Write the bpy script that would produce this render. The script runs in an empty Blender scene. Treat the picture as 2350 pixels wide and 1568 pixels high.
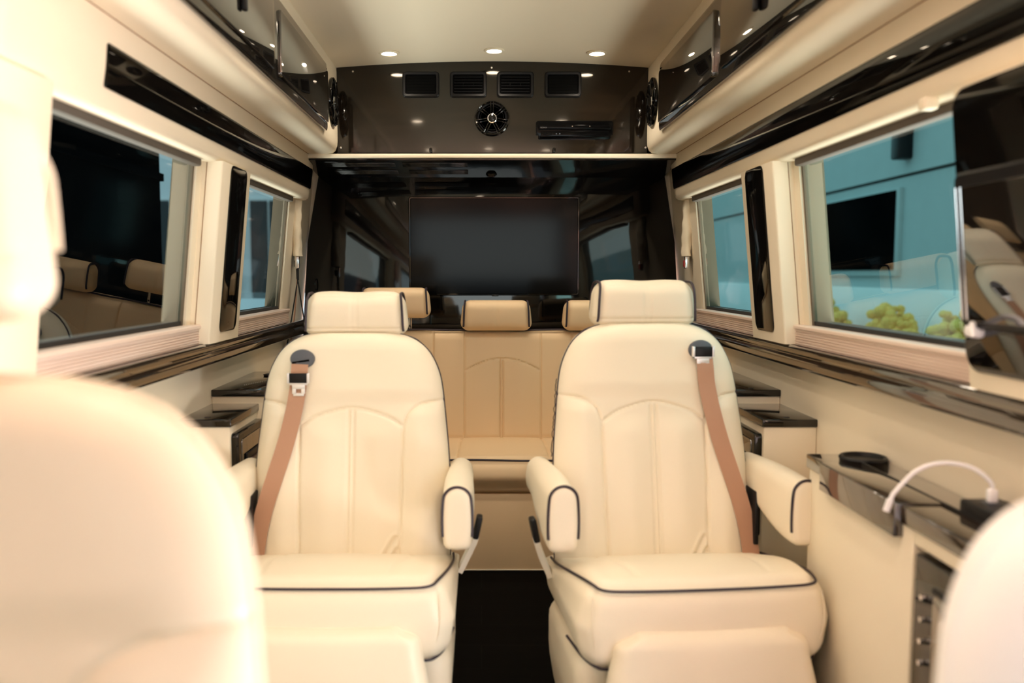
import bpy, bmesh, math, random
import numpy as np
from mathutils import Vector, Matrix, Quaternion

random.seed(7)
C = bpy.context.scene.collection
SC = bpy.context.scene
# ------------------------------------------------------------------ camera
CAM_H = 1.15
cam = bpy.data.cameras.new('camera')
cam.sensor_width = 36.0
cam.lens = 36.0 * 1950 / 2350
cam.shift_x = (1175 - 1105) / 2350
cam.clip_start = 0.02
cam.dof.use_dof = True
cam.dof.focus_distance = 3.3
cam.dof.aperture_fstop = 2.1
co = bpy.data.objects.new('camera', cam)
C.objects.link(co)
co.location = (0, 0, CAM_H)
co.rotation_euler = (math.radians(90) - math.atan(154 / 1950), 0, 0)
SC.camera = co
# ------------------------------------------------------------------ world, light, exposure
w = bpy.data.worlds.new('sky')
SC.world = w
w.use_nodes = True
bg = w.node_tree.nodes['Background']
bg.inputs[0].default_value = (0.80, 0.92, 1.0, 1)
bg.inputs[1].default_value = 1.15
SC.view_settings.view_transform = 'Standard'
SC.view_settings.look = 'None'
SC.view_settings.gamma = 1
SC.view_settings.exposure = 0.12
SC.cycles.use_denoising = True
SC.cycles.max_bounces = 8
SC.cycles.diffuse_bounces = 4
SC.cycles.glossy_bounces = 5
SC.cycles.transparent_max_bounces = 12
SC.cycles.sample_clamp_indirect = 6
SC.cycles.caustics_reflective = False
SC.cycles.caustics_refractive = False


def area(name, loc, target, sx, sy, power, col, spread=180):
    l = bpy.data.lights.new(name, 'AREA')
    l.shape = 'RECTANGLE'
    l.size, l.size_y = sx, sy
    l.energy = power
    l.color = col
    l.spread = math.radians(spread)
    o = bpy.data.objects.new(name, l)
    C.objects.link(o)
    o.location = loc
    d = Vector(target) - Vector(loc)
    o.rotation_euler = d.to_track_quat('-Z', 'Y').to_euler()
    return o


area('windscreen_daylight', (0.05, -1.75, 1.5), (0.0, 1.5, 0.95), 1.6, 0.8, 12, (1.0, 0.96, 0.90))
area('sliding_door_daylight', (1.2, 0.78, 0.85), (-0.5, 1.9, 1.1), 0.44, 1.35, 11, (1.0, 0.99, 0.96))
area('doorstep_bounce_daylight', (1.15, 0.78, 0.06), (-0.35, 1.7, 2.05), 0.42, 0.5, 58, (1.0, 0.99, 0.95))
area('left_ground_bounce_daylight', (-1.8, 2.4, -0.45), (-1.8, 2.4, 3.0), 1.5, 5.0, 700, (1.0, 0.68, 0.60))
area('right_ground_bounce_daylight', (2.8, 2.6, -0.45), (2.8, 2.6, 3.0), 3.0, 5.5, 1250, (1.0, 0.52, 0.48))
area('left_side_daylight', (-1.35, 1.9, 1.7), (0.3, 2.0, 0.6), 1.3, 0.6, 11, (1.0, 0.74, 0.66))
area('right_side_daylight', (1.45, 1.9, 1.7), (-0.3, 2.0, 0.6), 1.3, 0.6, 7, (1.0, 0.56, 0.52))


# ------------------------------------------------------------------ materials
def mat(name, col, rough=0.5, spec=0.5, metal=0.0, coat=0.0, bump=None, var=0.0, emit=None, estr=0.0, vscale=3.0):
    m = bpy.data.materials.new(name)
    m.use_nodes = True
    nt = m.node_tree
    b = nt.nodes['Principled BSDF']
    b.inputs['Base Color'].default_value = (*col, 1)
    b.inputs['Roughness'].default_value = rough
    b.inputs['Specular IOR Level'].default_value = spec
    b.inputs['Metallic'].default_value = metal
    b.inputs['Coat Weight'].default_value = coat
    b.inputs['Coat Roughness'].default_value = 0.03
    b.inputs['Coat IOR'].default_value = 1.7 if coat > 0.9 else 1.5
    tc = nt.nodes.new('ShaderNodeTexCoord')
    if var > 0:
        n = nt.nodes.new('ShaderNodeTexNoise')
        n.inputs['Scale'].default_value = vscale
        n.inputs['Detail'].default_value = 3
        nt.links.new(tc.outputs['Object'], n.inputs['Vector'])
        mx = nt.nodes.new('ShaderNodeMix')
        mx.data_type = 'RGBA'
        mx.inputs['A'].default_value = (*[c * (1 - var) for c in col], 1)
        mx.inputs['B'].default_value = (*[min(1, c * (1 + var)) for c in col], 1)
        nt.links.new(n.outputs['Fac'], mx.inputs['Factor'])
        nt.links.new(mx.outputs['Result'], b.inputs['Base Color'])
    if bump:
        n = nt.nodes.new('ShaderNodeTexNoise')
        n.inputs['Scale'].default_value = bump[0]
        n.inputs['Detail'].default_value = 2
        nt.links.new(tc.outputs['Object'], n.inputs['Vector'])
        bn = nt.nodes.new('ShaderNodeBump')
        bn.inputs['Strength'].default_value = bump[1]
        bn.inputs['Distance'].default_value = bump[2]
        nt.links.new(n.outputs['Fac'], bn.inputs['Height'])
        nt.links.new(bn.outputs['Normal'], b.inputs['Normal'])
    if emit:
        b.inputs['Emission Color'].default_value = (*emit, 1)
        b.inputs['Emission Strength'].default_value = estr
    return m


def wood(name, c1, c2, rough, coat, scale=(1, 1, 1), nscale=6.0, planks=None):
    m = mat(name, c1, rough, coat=coat)
    nt = m.node_tree
    b = nt.nodes['Principled BSDF']
    tc = nt.nodes.new('ShaderNodeTexCoord')
    mp = nt.nodes.new('ShaderNodeMapping')
    mp.inputs['Scale'].default_value = scale
    n = nt.nodes.new('ShaderNodeTexNoise')
    n.inputs['Scale'].default_value = nscale
    n.inputs['Detail'].default_value = 6
    cr = nt.nodes.new('ShaderNodeValToRGB')
    cr.color_ramp.elements[0].position = 0.3
    cr.color_ramp.elements[1].position = 0.7
    cr.color_ramp.elements[0].color = (*c1, 1)
    cr.color_ramp.elements[1].color = (*c2, 1)
    nt.links.new(tc.outputs['Object'], mp.inputs[0])
    nt.links.new(mp.outputs[0], n.inputs['Vector'])
    nt.links.new(n.outputs['Fac'], cr.inputs[0])
    out = cr.outputs[0]
    if planks:
        br = nt.nodes.new('ShaderNodeTexBrick')
        br.inputs['Scale'].default_value = 1
        br.inputs['Brick Width'].default_value = planks[0]
        br.inputs['Row Height'].default_value = planks[1]
        br.inputs['Mortar Size'].default_value = 0.0015
        br.inputs['Color1'].default_value = (1, 1, 1, 1)
        br.inputs['Color2'].default_value = (0.75, 0.75, 0.75, 1)
        br.inputs['Mortar'].default_value = (3.0, 3.0, 3.0, 1)
        nt.links.new(tc.outputs['Object'], br.inputs['Vector'])
        mx = nt.nodes.new('ShaderNodeMix')
        mx.data_type = 'RGBA'
        mx.blend_type = 'MULTIPLY'
        mx.inputs['Factor'].default_value = 1
        nt.links.new(out, mx.inputs['A'])
        nt.links.new(br.outputs['Color'], mx.inputs['B'])
        out = mx.outputs['Result']
    nt.links.new(out, b.inputs['Base Color'])
    return m


def glass(name, tint, ior=1.5):
    m = bpy.data.materials.new(name)
    m.use_nodes = True
    nt = m.node_tree
    nt.nodes.clear()
    o = nt.nodes.new('ShaderNodeOutputMaterial')
    t = nt.nodes.new('ShaderNodeBsdfTransparent')
    t.inputs[0].default_value = (*tint, 1)
    g = nt.nodes.new('ShaderNodeBsdfGlossy')
    g.inputs['Roughness'].default_value = 0.0
    g.inputs['Color'].default_value = (0.97, 0.98, 1, 1)
    fr = nt.nodes.new('ShaderNodeFresnel')
    fr.inputs['IOR'].default_value = ior
    mx = nt.nodes.new('ShaderNodeMixShader')
    ge = nt.nodes.new('ShaderNodeNewGeometry')
    mi = nt.nodes.new('ShaderNodeMix')
    mi.inputs['A'].default_value = ior
    mi.inputs['B'].default_value = 1 / ior
    nt.links.new(ge.outputs['Backfacing'], mi.inputs['Factor'])
    nt.links.new(mi.outputs['Result'], fr.inputs['IOR'])
    nt.links.new(fr.outputs[0], mx.inputs[0])
    nt.links.new(t.outputs[0], mx.inputs[1])
    nt.links.new(g.outputs[0], mx.inputs[2])
    nt.links.new(mx.outputs[0], o.inputs[0])
    return m


M = {}
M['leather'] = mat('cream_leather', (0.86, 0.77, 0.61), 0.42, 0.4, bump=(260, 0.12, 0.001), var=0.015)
M['bench'] = mat('bench_leather_warm_lit', (0.80, 0.585, 0.355), 0.45, 0.4, bump=(260, 0.12, 0.001), var=0.015)  # cream leather with warm lamp light and bounce put into its colour
M['vinyl'] = mat('cream_vinyl', (0.86, 0.765, 0.60), 0.5, 0.35, bump=(120, 0.06, 0.001), var=0.015)
M['headliner'] = mat('headliner', (0.83, 0.735, 0.58), 0.85, 0.2, var=0.015)
M['pale'] = mat('overlit_seat_leather', (0.93, 0.95, 0.97), 0.5, 0.4, var=0.01)  # strong light on the near right seat, put into its colour
M['seam'] = mat('brown_seam', (0.32, 0.19, 0.10), 0.7)
M['piping'] = mat('dark_piping', (0.022, 0.012, 0.022), 0.45)
M['gloss'] = mat('black_lacquer', (0.0035, 0.003, 0.0028), 0.05, 0.5, bump=(9, 0.10, 0.003))
M['gloss_flat'] = mat('black_lacquer_flat', (0.004, 0.0035, 0.003), 0.04, 0.5)
M['gloss_wood'] = wood('black_veneer', (0.004, 0.003, 0.002), (0.012, 0.008, 0.005), 0.07, 0.3, (1, 1, 22), 3.0)
M['door'] = mat('smoked_lacquer', (0.012, 0.010, 0.008), 0.03, 1.0, coat=1.0)
M['ledge'] = wood('brown_lacquered_wood', (0.026, 0.016, 0.010), (0.036, 0.023, 0.014), 0.08, 1.0, (6, 0.6, 6), 4.0)
M['sill'] = wood('pale_wood', (0.70, 0.54, 0.45), (0.80, 0.65, 0.56), 0.45, 0.1, (14, 0.8, 14), 3.0)
M['floor'] = wood('dark_floorboards', (0.0015, 0.0014, 0.0013), (0.003, 0.0027, 0.0025), 0.6, 0.0, (0.8, 10, 1), 3.0, planks=(1.2, 0.16))
M['plastic'] = mat('black_plastic', (0.006, 0.006, 0.007), 0.4, 0.25, bump=(200, 0.1, 0.001))
M['grey_plastic'] = mat('grey_plastic', (0.075, 0.085, 0.105), 0.4)
M['void'] = mat('deep_black', (0.002, 0.002, 0.002), 0.9, 0.1)
M['chrome'] = mat('chrome', (0.85, 0.85, 0.87), 0.12, metal=1.0)
M['silver'] = mat('silver_tongue', (0.85, 0.85, 0.86), 0.35, metal=0.6)
M['strap'] = mat('tan_webbing', (0.46, 0.26, 0.17), 0.55, 0.3, bump=(500, 0.3, 0.001), var=0.04)
M['sleeve'] = mat('white_sleeve', (0.85, 0.80, 0.70), 0.6)
M['screen'] = mat('tv_screen', (0.002, 0.002, 0.0025), 0.10, 0.13)
M['blind'] = mat('blind_housing', (0.09, 0.075, 0.06), 0.7)
M['reveal'] = mat('taupe_trim', (0.15, 0.12, 0.085), 0.8, 0.1)
M['player'] = mat('player_black', (0.002, 0.002, 0.0022), 0.12, 0.12)
M['white'] = mat('white_plastic', (0.88, 0.88, 0.90), 0.3)
M['lamp'] = mat('lamp_lens', (1, 0.9, 0.8), 0.4, emit=(1.0, 0.80, 0.58), estr=30)
M['micro'] = mat('oven_window', (0.55, 0.52, 0.47), 0.08, 0.7, coat=0.6)
M['blue'] = mat('blue_paper', (0.01, 0.05, 0.25), 0.35)
M['maroon'] = mat('magazine', (0.10, 0.05, 0.04), 0.3)
M['red'] = mat('red_button', (0.5, 0.02, 0.02), 0.35)
M['logo'] = mat('grey_logo', (0.12, 0.12, 0.125), 0.5)
M['glass_left'] = glass('tinted_glass', (0.42, 0.66, 0.68), 1.85)
M['glass'] = glass('teal_tinted_glass', (0.42, 0.83, 0.80), 2.0)
M['clear'] = glass('clear_glass', (0.93, 0.97, 0.97), 1.4)
M['wall_out'] = mat('pale_render', (0.42, 0.48, 0.48), 0.9, bump=(30, 0.2, 0.01), var=0.05)
M['wall_light'] = mat('light_render', (0.8, 0.82, 0.82), 0.9)
M['dark_out'] = mat('dark_cladding', (0.001, 0.0014, 0.0016), 0.9, 0.0, var=0.3)
M['asphalt'] = mat('asphalt', (0.16, 0.16, 0.16), 0.9, bump=(60, 0.4, 0.01), var=0.15)
M['leaf'] = mat('leaf', (0.03, 0.06, 0.02), 0.6)
M['bark'] = mat('bark', (0.06, 0.04, 0.03), 0.8)
M['yellow'] = mat('yellow_flowers', (0.85, 0.50, 0.08), 0.6, var=0.3, vscale=30)
M['planter'] = mat('planter', (0.75, 0.75, 0.73), 0.6)
M['car_paint'] = mat('car_paint', (0.55, 0.66, 0.68), 0.2, coat=1.0)
M['rubber'] = mat('rubber', (0.015, 0.015, 0.015), 0.7)


M['floor'].node_tree.nodes['Principled BSDF'].inputs['Specular IOR Level'].default_value = 0.03

# ------------------------------------------------------------------ geometry
class G:
    def __init__(s):
        s.v, s.f = [], []

    def add(s, vs, fs):
        b = len(s.v)
        s.v += [tuple(p) for p in vs]
        s.f += [tuple(i + b for i in q) for q in fs]
        return s

    def grid(s, P, cu=False, cv=False):
        """P[i][j] points -> quads"""
        n, m = len(P), len(P[0])
        vs = [p for r in P for p in r]
        fs = []
        for i in range(n if cu else n - 1):
            for j in range(m if cv else m - 1):
                a, b = i, (i + 1) % n
                c, d = j, (j + 1) % m
                fs.append((a * m + c, a * m + d, b * m + d, b * m + c))
        return s.add(vs, fs)

    def loft(s, rings, cap=True):
        s.grid(rings, cv=True)
        if cap:
            m = len(rings[0])
            b = len(s.v) - len(rings) * m
            s.f.append(tuple(b + k for k in range(m))[::-1])
            e = len(s.v) - m
            s.f.append(tuple(e + k for k in range(m)))
        return s

    def box(s, lo, hi, bev=0.0, seg=2, rot=None, piv=None, fn=None):
        bm = bmesh.new()
        bmesh.ops.create_cube(bm, size=1)
        for q in bm.verts:
            q.co = Vector([(lo[k] + hi[k]) / 2 + q.co[k] * (hi[k] - lo[k]) for k in range(3)])
        if bev > 0:
            bmesh.ops.bevel(bm, geom=list(bm.edges), offset=bev, segments=seg, profile=0.5, affect='EDGES')
        vs = [Vector(q.co) for q in bm.verts]
        if rot:
            pv = Vector(piv) if piv else (Vector(lo) + Vector(hi)) / 2
            vs = [rot @ (p - pv) + pv for p in vs]
        if fn:
            vs = [fn(p) for p in vs]
        bm.verts.index_update()
        s.add(vs, [[q.index for q in f.verts] for f in bm.faces])
        bm.free()
        return s

    def pad(s, c, half, r, d=0.012, fn=None):
        """rounded, densely meshed box; r = edge radius (scalar); fn deforms (unit coords u, point p)"""
        seg = [max(6, int(2 * h / d)) for h in half]
        idx, vs, fs = {}, [], []

        def vert(k):
            if k in idx:
                return idx[k]
            u = []
            for a in range(3):
                t = k[a] / seg[a] * 2 - 1
                rr = min(0.98, r / half[a])
                # denser sampling near the rounded edge
                t = math.copysign(abs(t) ** 0.85, t) if abs(t) > 0 else 0
                u.append(t)
            p = Vector([u[a] * half[a] for a in range(3)])
            q = Vector([max(-half[a] + r, min(half[a] - r, p[a])) for a in range(3)])
            dd = p - q
            if dd.length > 1e-9:
                # project square-corner offset to the sphere
                mxc = max(abs(dd[a]) for a in range(3))
                n = dd.normalized()
                p = q + n * mxc
            if fn:
                p = fn(Vector(u), p)
            idx[k] = len(vs)
            vs.append(p + Vector(c))
            return idx[k]
        for a in range(3):
            b, e = (a + 1) % 3, (a + 2) % 3
            for side in (0, seg[a]):
                for i in range(seg[b]):
                    for j in range(seg[e]):
                        q = []
                        for di, dj in ((0, 0), (1, 0), (1, 1), (0, 1)):
                            k = [0, 0, 0]
                            k[a], k[b], k[e] = side, i + di, j + dj
                            q.append(vert(tuple(k)))
                        fs.append(q if side else q[::-1])
        return s.add(vs, fs)

    def tube(s, pts, r, n=8, sub=6, closed=False, cap=True, flat=None):
        pts = [Vector(p) for p in pts]
        if sub > 1:
            pts = catmull(pts, sub, closed)
        rings = []
        N = len(pts)
        up = None
        for i, p in enumerate(pts):
            if closed:
                t = (pts[(i + 1) % N] - pts[i - 1]).normalized()
            else:
                t = (pts[min(i + 1, N - 1)] - pts[max(i - 1, 0)])
                t = t.normalized() if t.length > 0 else Vector((0, 0, 1))
            if up is None:
                up = t.orthogonal().normalized()
            up = (up - t * up.dot(t))
            up = up.normalized() if up.length > 1e-6 else t.orthogonal().normalized()
            sd = t.cross(up)
            rings.append([p + (up * math.cos(a) + sd * math.sin(a)) * r for a in [2 * math.pi * k / n for k in range(n)]])
        if closed:
            s.grid(rings, cu=True, cv=True)
        else:
            s.loft(rings, cap)
        return s

    def ribbon(s, pts, wv, th, nrm, sub=6):
        """flat strap: centre points, width vectors, thickness along nrm"""
        pts = catmull([Vector(p) for p in pts], sub, False)
        N = len(pts)
        rings = []
        for i, p in enumerate(pts):
            t = (pts[min(i + 1, N - 1)] - pts[max(i - 1, 0)]).normalized()
            nn = Vector(nrm)
            nn = (nn - t * nn.dot(t)).normalized()
            sd = t.cross(nn).normalized() * wv / 2
            nn = nn * th / 2
            rings.append([p - sd - nn, p + sd - nn, p + sd + nn, p - sd + nn])
        return s.loft(rings)

    def lathe(s, prof, c, axis, n=32):
        """prof: list of (r, t) along axis"""
        ax = Vector(axis).normalized()
        u = ax.orthogonal().normalized()
        v = ax.cross(u)
        rings = [[Vector(c) + ax * t + (u * math.cos(a) + v * math.sin(a)) * max(r, 1e-5) for a in [2 * math.pi * k / n for k in range(n)]] for r, t in prof]
        return s.loft(rings)

    def plate(s, outline, plane, t0, t1, bev=0.0):
        """extrude a 2-D outline. plane 'yz' -> x from t0 to t1 ; 'xz' -> y ; 'xy' -> z ; t0 front, t1 back"""
        def P(a, b, t):
            return {'yz': (t, a, b), 'xz': (a, t, b), 'xy': (a, b, t)}[plane]
        rings = []
        cx = sum(p[0] for p in outline) / len(outline)
        cy = sum(p[1] for p in outline) / len(outline)

        def shr(p, d):
            q = Vector((p[0] - cx, p[1] - cy))
            L = q.length
            return (cx + q[0] - math.copysign(min(d, abs(q[0])), q[0]), cy + q[1] - math.copysign(min(d, abs(q[1])), q[1]))
        dirn = 1 if t1 > t0 else -1
        if bev > 0:
            rings.append([P(*shr(p, bev), t0) for p in outline])
            rings.append([P(*shr(p, bev * 0.3), t0 + dirn * bev * 0.3) for p in outline])
            rings.append([P(*p, t0 + dirn * bev) for p in outline])
        else:
            rings.append([P(*p, t0) for p in outline])
        rings.append([P(*p, t1) for p in outline])
        return s.loft(rings)


def catmull(pts, sub, closed=False):
    n = len(pts)
    if n < 3:
        return [pts[0].lerp(pts[-1], k / sub) for k in range(sub + 1)]
    out = []
    for i in range(n if closed else n - 1):
        p0 = pts[i - 1] if (closed or i > 0) else pts[0] * 2 - pts[1]
        p1, p2 = pts[i], pts[(i + 1) % n]
        p3 = pts[(i + 2) % n] if (closed or i + 2 < n) else pts[-1] * 2 - pts[-2]
        for k in range(sub):
            t = k / sub
            out.append(0.5 * ((2 * p1) + (p2 - p0) * t + (2 * p0 - 5 * p1 + 4 * p2 - p3) * t * t + (3 * p1 - p0 - 3 * p2 + p3) * t ** 3))
    if not closed:
        out.append(pts[-1])
    return out


def rrect(a0, a1, b0, b1, r, n=6, corners=(1, 1, 1, 1)):
    """rounded rectangle, corner order: (a1,b1),(a0,b1),(a0,b0),(a1,b0)"""
    out = []
    for k, (cx, cy, st) in enumerate(((a1, b1, 0), (a0, b1, 90), (a0, b0, 180), (a1, b0, 270))):
        rr = r * corners[k]
        sx = -1 if cx == a1 else 1
        sy = -1 if cy == b1 else 1
        ox, oy = cx + sx * rr, cy + sy * rr
        if rr == 0:
            out.append((cx, cy))
            continue
        for i in range(n + 1):
            a = math.radians(st + 90 * i / n)
            out.append((ox + rr * math.cos(a), oy + rr * math.sin(a)))
    return out


OFF = {}


def obj(name, g, m, parent=None, smooth=35, kind=None):
    off = OFF.get(parent.name, Vector((0, 0, 0))) if parent else Vector((0, 0, 0))
    me = bpy.data.meshes.new(name)
    me.from_pydata([tuple(Vector(p) - off) for p in g.v], [], g.f)
    bm = bmesh.new()
    bm.from_mesh(me)
    bmesh.ops.recalc_face_normals(bm, faces=bm.faces)
    bm.to_mesh(me)
    bm.free()
    me.materials.append(M[m] if isinstance(m, str) else m)
    me.shade_smooth()
    me.set_sharp_from_angle(angle=math.radians(smooth))
    o = bpy.data.objects.new(name, me)
    C.objects.link(o)
    if parent:
        o.parent = parent
        OFF[o.name] = off
    if kind:
        o['kind'] = kind
    return o


def tag(o, label, cat, group=None):
    o['label'] = label
    o['category'] = cat
    if group:
        o['group'] = group
    return o


def thing(name, loc, label, cat, group=None, rz=0):
    o = bpy.data.objects.new(name, None)
    C.objects.link(o)
    o.location = loc
    o.rotation_euler = (0, 0, rz)
    OFF[o.name] = Vector(loc)
    return tag(o, label, cat, group)


def struct(name, g, m, smooth=35):
    o = obj(name, g, m, None, smooth, 'structure')
    OFF[o.name] = Vector((0, 0, 0))
    return o


# ------------------------------------------------------------------ the van shell
XC = 0.046


def X(s, h):
    return XC + s * h


def tumble(z):                      # how far the sides lean in with height
    return 0.10 * max(0.0, z - 0.95)


def wall_cells(s, ys, zs, holes, h0, th):
    g = G()
    for a in range(len(ys) - 1):
        for b in range(len(zs) - 1):
            y0, y1, z0, z1 = ys[a], ys[a + 1], zs[b], zs[b + 1]
            if any(hy0 <= y0 + 1e-6 and y1 <= hy1 + 1e-6 and hz0 <= z0 + 1e-6 and z1 <= hz1 + 1e-6 for hy0, hy1, hz0, hz1 in holes):
                continue
            vs = []
            for z in (z0, z1):
                hi = h0 - tumble(z)
                for (hh, y) in ((hi, y0), (hi, y1), (hi + th, y1), (hi + th, y0)):
                    vs.append((X(s, hh), y, z))
            g.add(vs, [(0, 1, 2, 3), (4, 5, 6, 7), (0, 1, 5, 4), (1, 2, 6, 5), (2, 3, 7, 6), (3, 0, 4, 7)])
    return g


WIN = [(1.45, 2.435, 0.985, 1.54), (2.80, 3.60, 0.985, 1.54)]
CABWIN = [(-0.75, 0.55, 1.0, 1.55)]
ys = [-1.3, -0.75, 0.55, 1.0, 1.45, 2.435, 2.80, 3.60, 4.06]
zs = [0.0, 0.93, 0.985, 1.0, 1.54, 1.55, 2.10]
for s, nm in ((-1, 'left'), (1, 'right')):
    struct('wall_' + nm, wall_cells(s, ys, zs, WIN + CABWIN + ([(0.55, 1.0, 0.0, 1.55)] if s > 0 else []), 0.902, 0.05), 'vinyl', 20)
# floor, ceiling
struct('floor', G().box((-1.0, -1.7, -0.04), (1.1, 4.1, 0.0)), 'floor')
g = G()
P = []
for i in range(25):
    x = -0.90 + 1.9 * i / 24
    u = (x - XC) / 0.66
    P.append((x, 2.050 - 0.026 * min(u * u, 1.9)))
prof = P + [(1.0, 2.2), (-0.9, 2.2)]
g.loft([[(x, y, z) for x, z in prof] for y in (-0.55, 4.06)])
struct('ceiling', g, 'headliner')
# cab front: header, dashboard bulkhead, pillars round the windscreen
g = G()
g.loft([[(x, -0.55, 2.0), (x, -0.55, 2.2), (x, -1.15, 1.95), (x, -1.15, 1.75)] for x in (-0.95, 1.05)])
struct('trim_7', g, 'headliner')
g = G()
g.box((-0.95, -1.6, 0.0), (1.05, -1.52, 1.02))
struct('wall_front', g, 'plastic')
g = G()
for s in (-1, 1):
    xa, xb = X(s, 0.86), X(s, 1.0)
    g.loft([[(xa, -1.1, 1.8), (xb, -1.1, 1.8), (xb, -1.22, 1.8), (xa, -1.22, 1.8)], [(xa, -1.5, 1.0), (xb, -1.5, 1.0), (xb, -1.62, 1.0), (xa, -1.62, 1.0)]])
    g.box((min(xa, xb), -1.6, 0.0), (max(xa, xb), -1.28, 1.02))
struct('trim_8', g, 'vinyl')
wo = struct('window_5', G().loft([[(X(-1, 0.85), -1.17, 1.76), (X(1, 0.85), -1.17, 1.76), (X(1, 0.85), -1.175, 1.76), (X(-1, 0.85), -1.175, 1.76)],
                                  [(X(-1, 0.85), -1.55, 1.02), (X(1, 0.85), -1.55, 1.02), (X(1, 0.85), -1.555, 1.02), (X(-1, 0.85), -1.555, 1.02)]]), 'clear')
dash = G()
dash.pad((XC, -1.25, 0.78), (0.84, 0.24, 0.16), 0.06, 0.05)
tag(obj('dashboard', dash, 'plastic'), 'black dashboard under the windscreen at the front of the van', 'dashboard')

# rear wall: tall black lacquered panel
g = G()
out = [(-0.749, 1.66), (0.844, 1.66), (0.905, 1.30), (0.935, 0.86), (0.94, 0.0), (-0.85, 0.0), (-0.842, 0.86), (-0.815, 1.30)]
g.plate(out, 'xz', 4.0, 4.03, 0.003)
rw = struct('wall_rear', g, 'gloss')
g = G()
g.box((X(-1, 0.86), 4.035, 0), (X(1, 0.86), 4.06, 2.1))
struct('trim_9', g, 'vinyl')
g = G()
for x, z in ((-0.72, 1.615), (0.815, 1.615), (-0.80, 0.90), (0.89, 0.90), (-0.79, 1.05)):
    obj('screw', G().lathe([(0, -0.001), (0.003, 0), (0.004, 0.003)], (x, 3.997, z), (0, 1, 0), 10), 'chrome', rw)
g = G()
for x in (-0.775, 0.865):
    obj('door_pull', G().tube([(x, 3.996, 1.13), (x - 0.004, 3.984, 1.115), (x - 0.004, 3.984, 1.09), (x, 3.996, 1.075)], 0.0025), 'gloss_flat', rw)

# cream beam across the rear with black slatted soffit under it
g = G()
g.box((X(-1, 0.81), 3.665, 1.644), (X(1, 0.81), 3.75, 1.662), 0.004)
struct('trim_1', g, 'vinyl')
g = G()
g.loft([[(x, 3.672, 1.642), (x, 3.672, 1.636), (x, 3.998, 1.600), (x, 3.998, 1.66)] for x in (X(-1, 0.80), X(1, 0.80))])
so = struct('trim_2', g, 'gloss')
sl = math.atan2(-0.036, 0.326)
for (xa, xb) in ((-0.68, -0.375), (-0.345, -0.06)):
    g = G()
    for r0 in (3.72, 3.86):
        for k in range(4):
            y = r0 + 0.018 * k
            z = 1.636 - 0.036 * (y - 3.672) / 0.326
            g.box((xa + 0.02 * (r0 > 3.8), y, z - 0.0045), (xb, y + 0.009, z + 0.001), 0.002)
    obj('vent_slats', g, 'gloss_flat', so)
g = G()
g.lathe([(0.0, -0.012), (0.018, -0.011), (0.024, -0.004), (0.026, 0.0)], (0.045, 3.93, 1.607), (0, 0, 1), 24)
obj('latch', g, 'gloss_flat', so)

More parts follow.
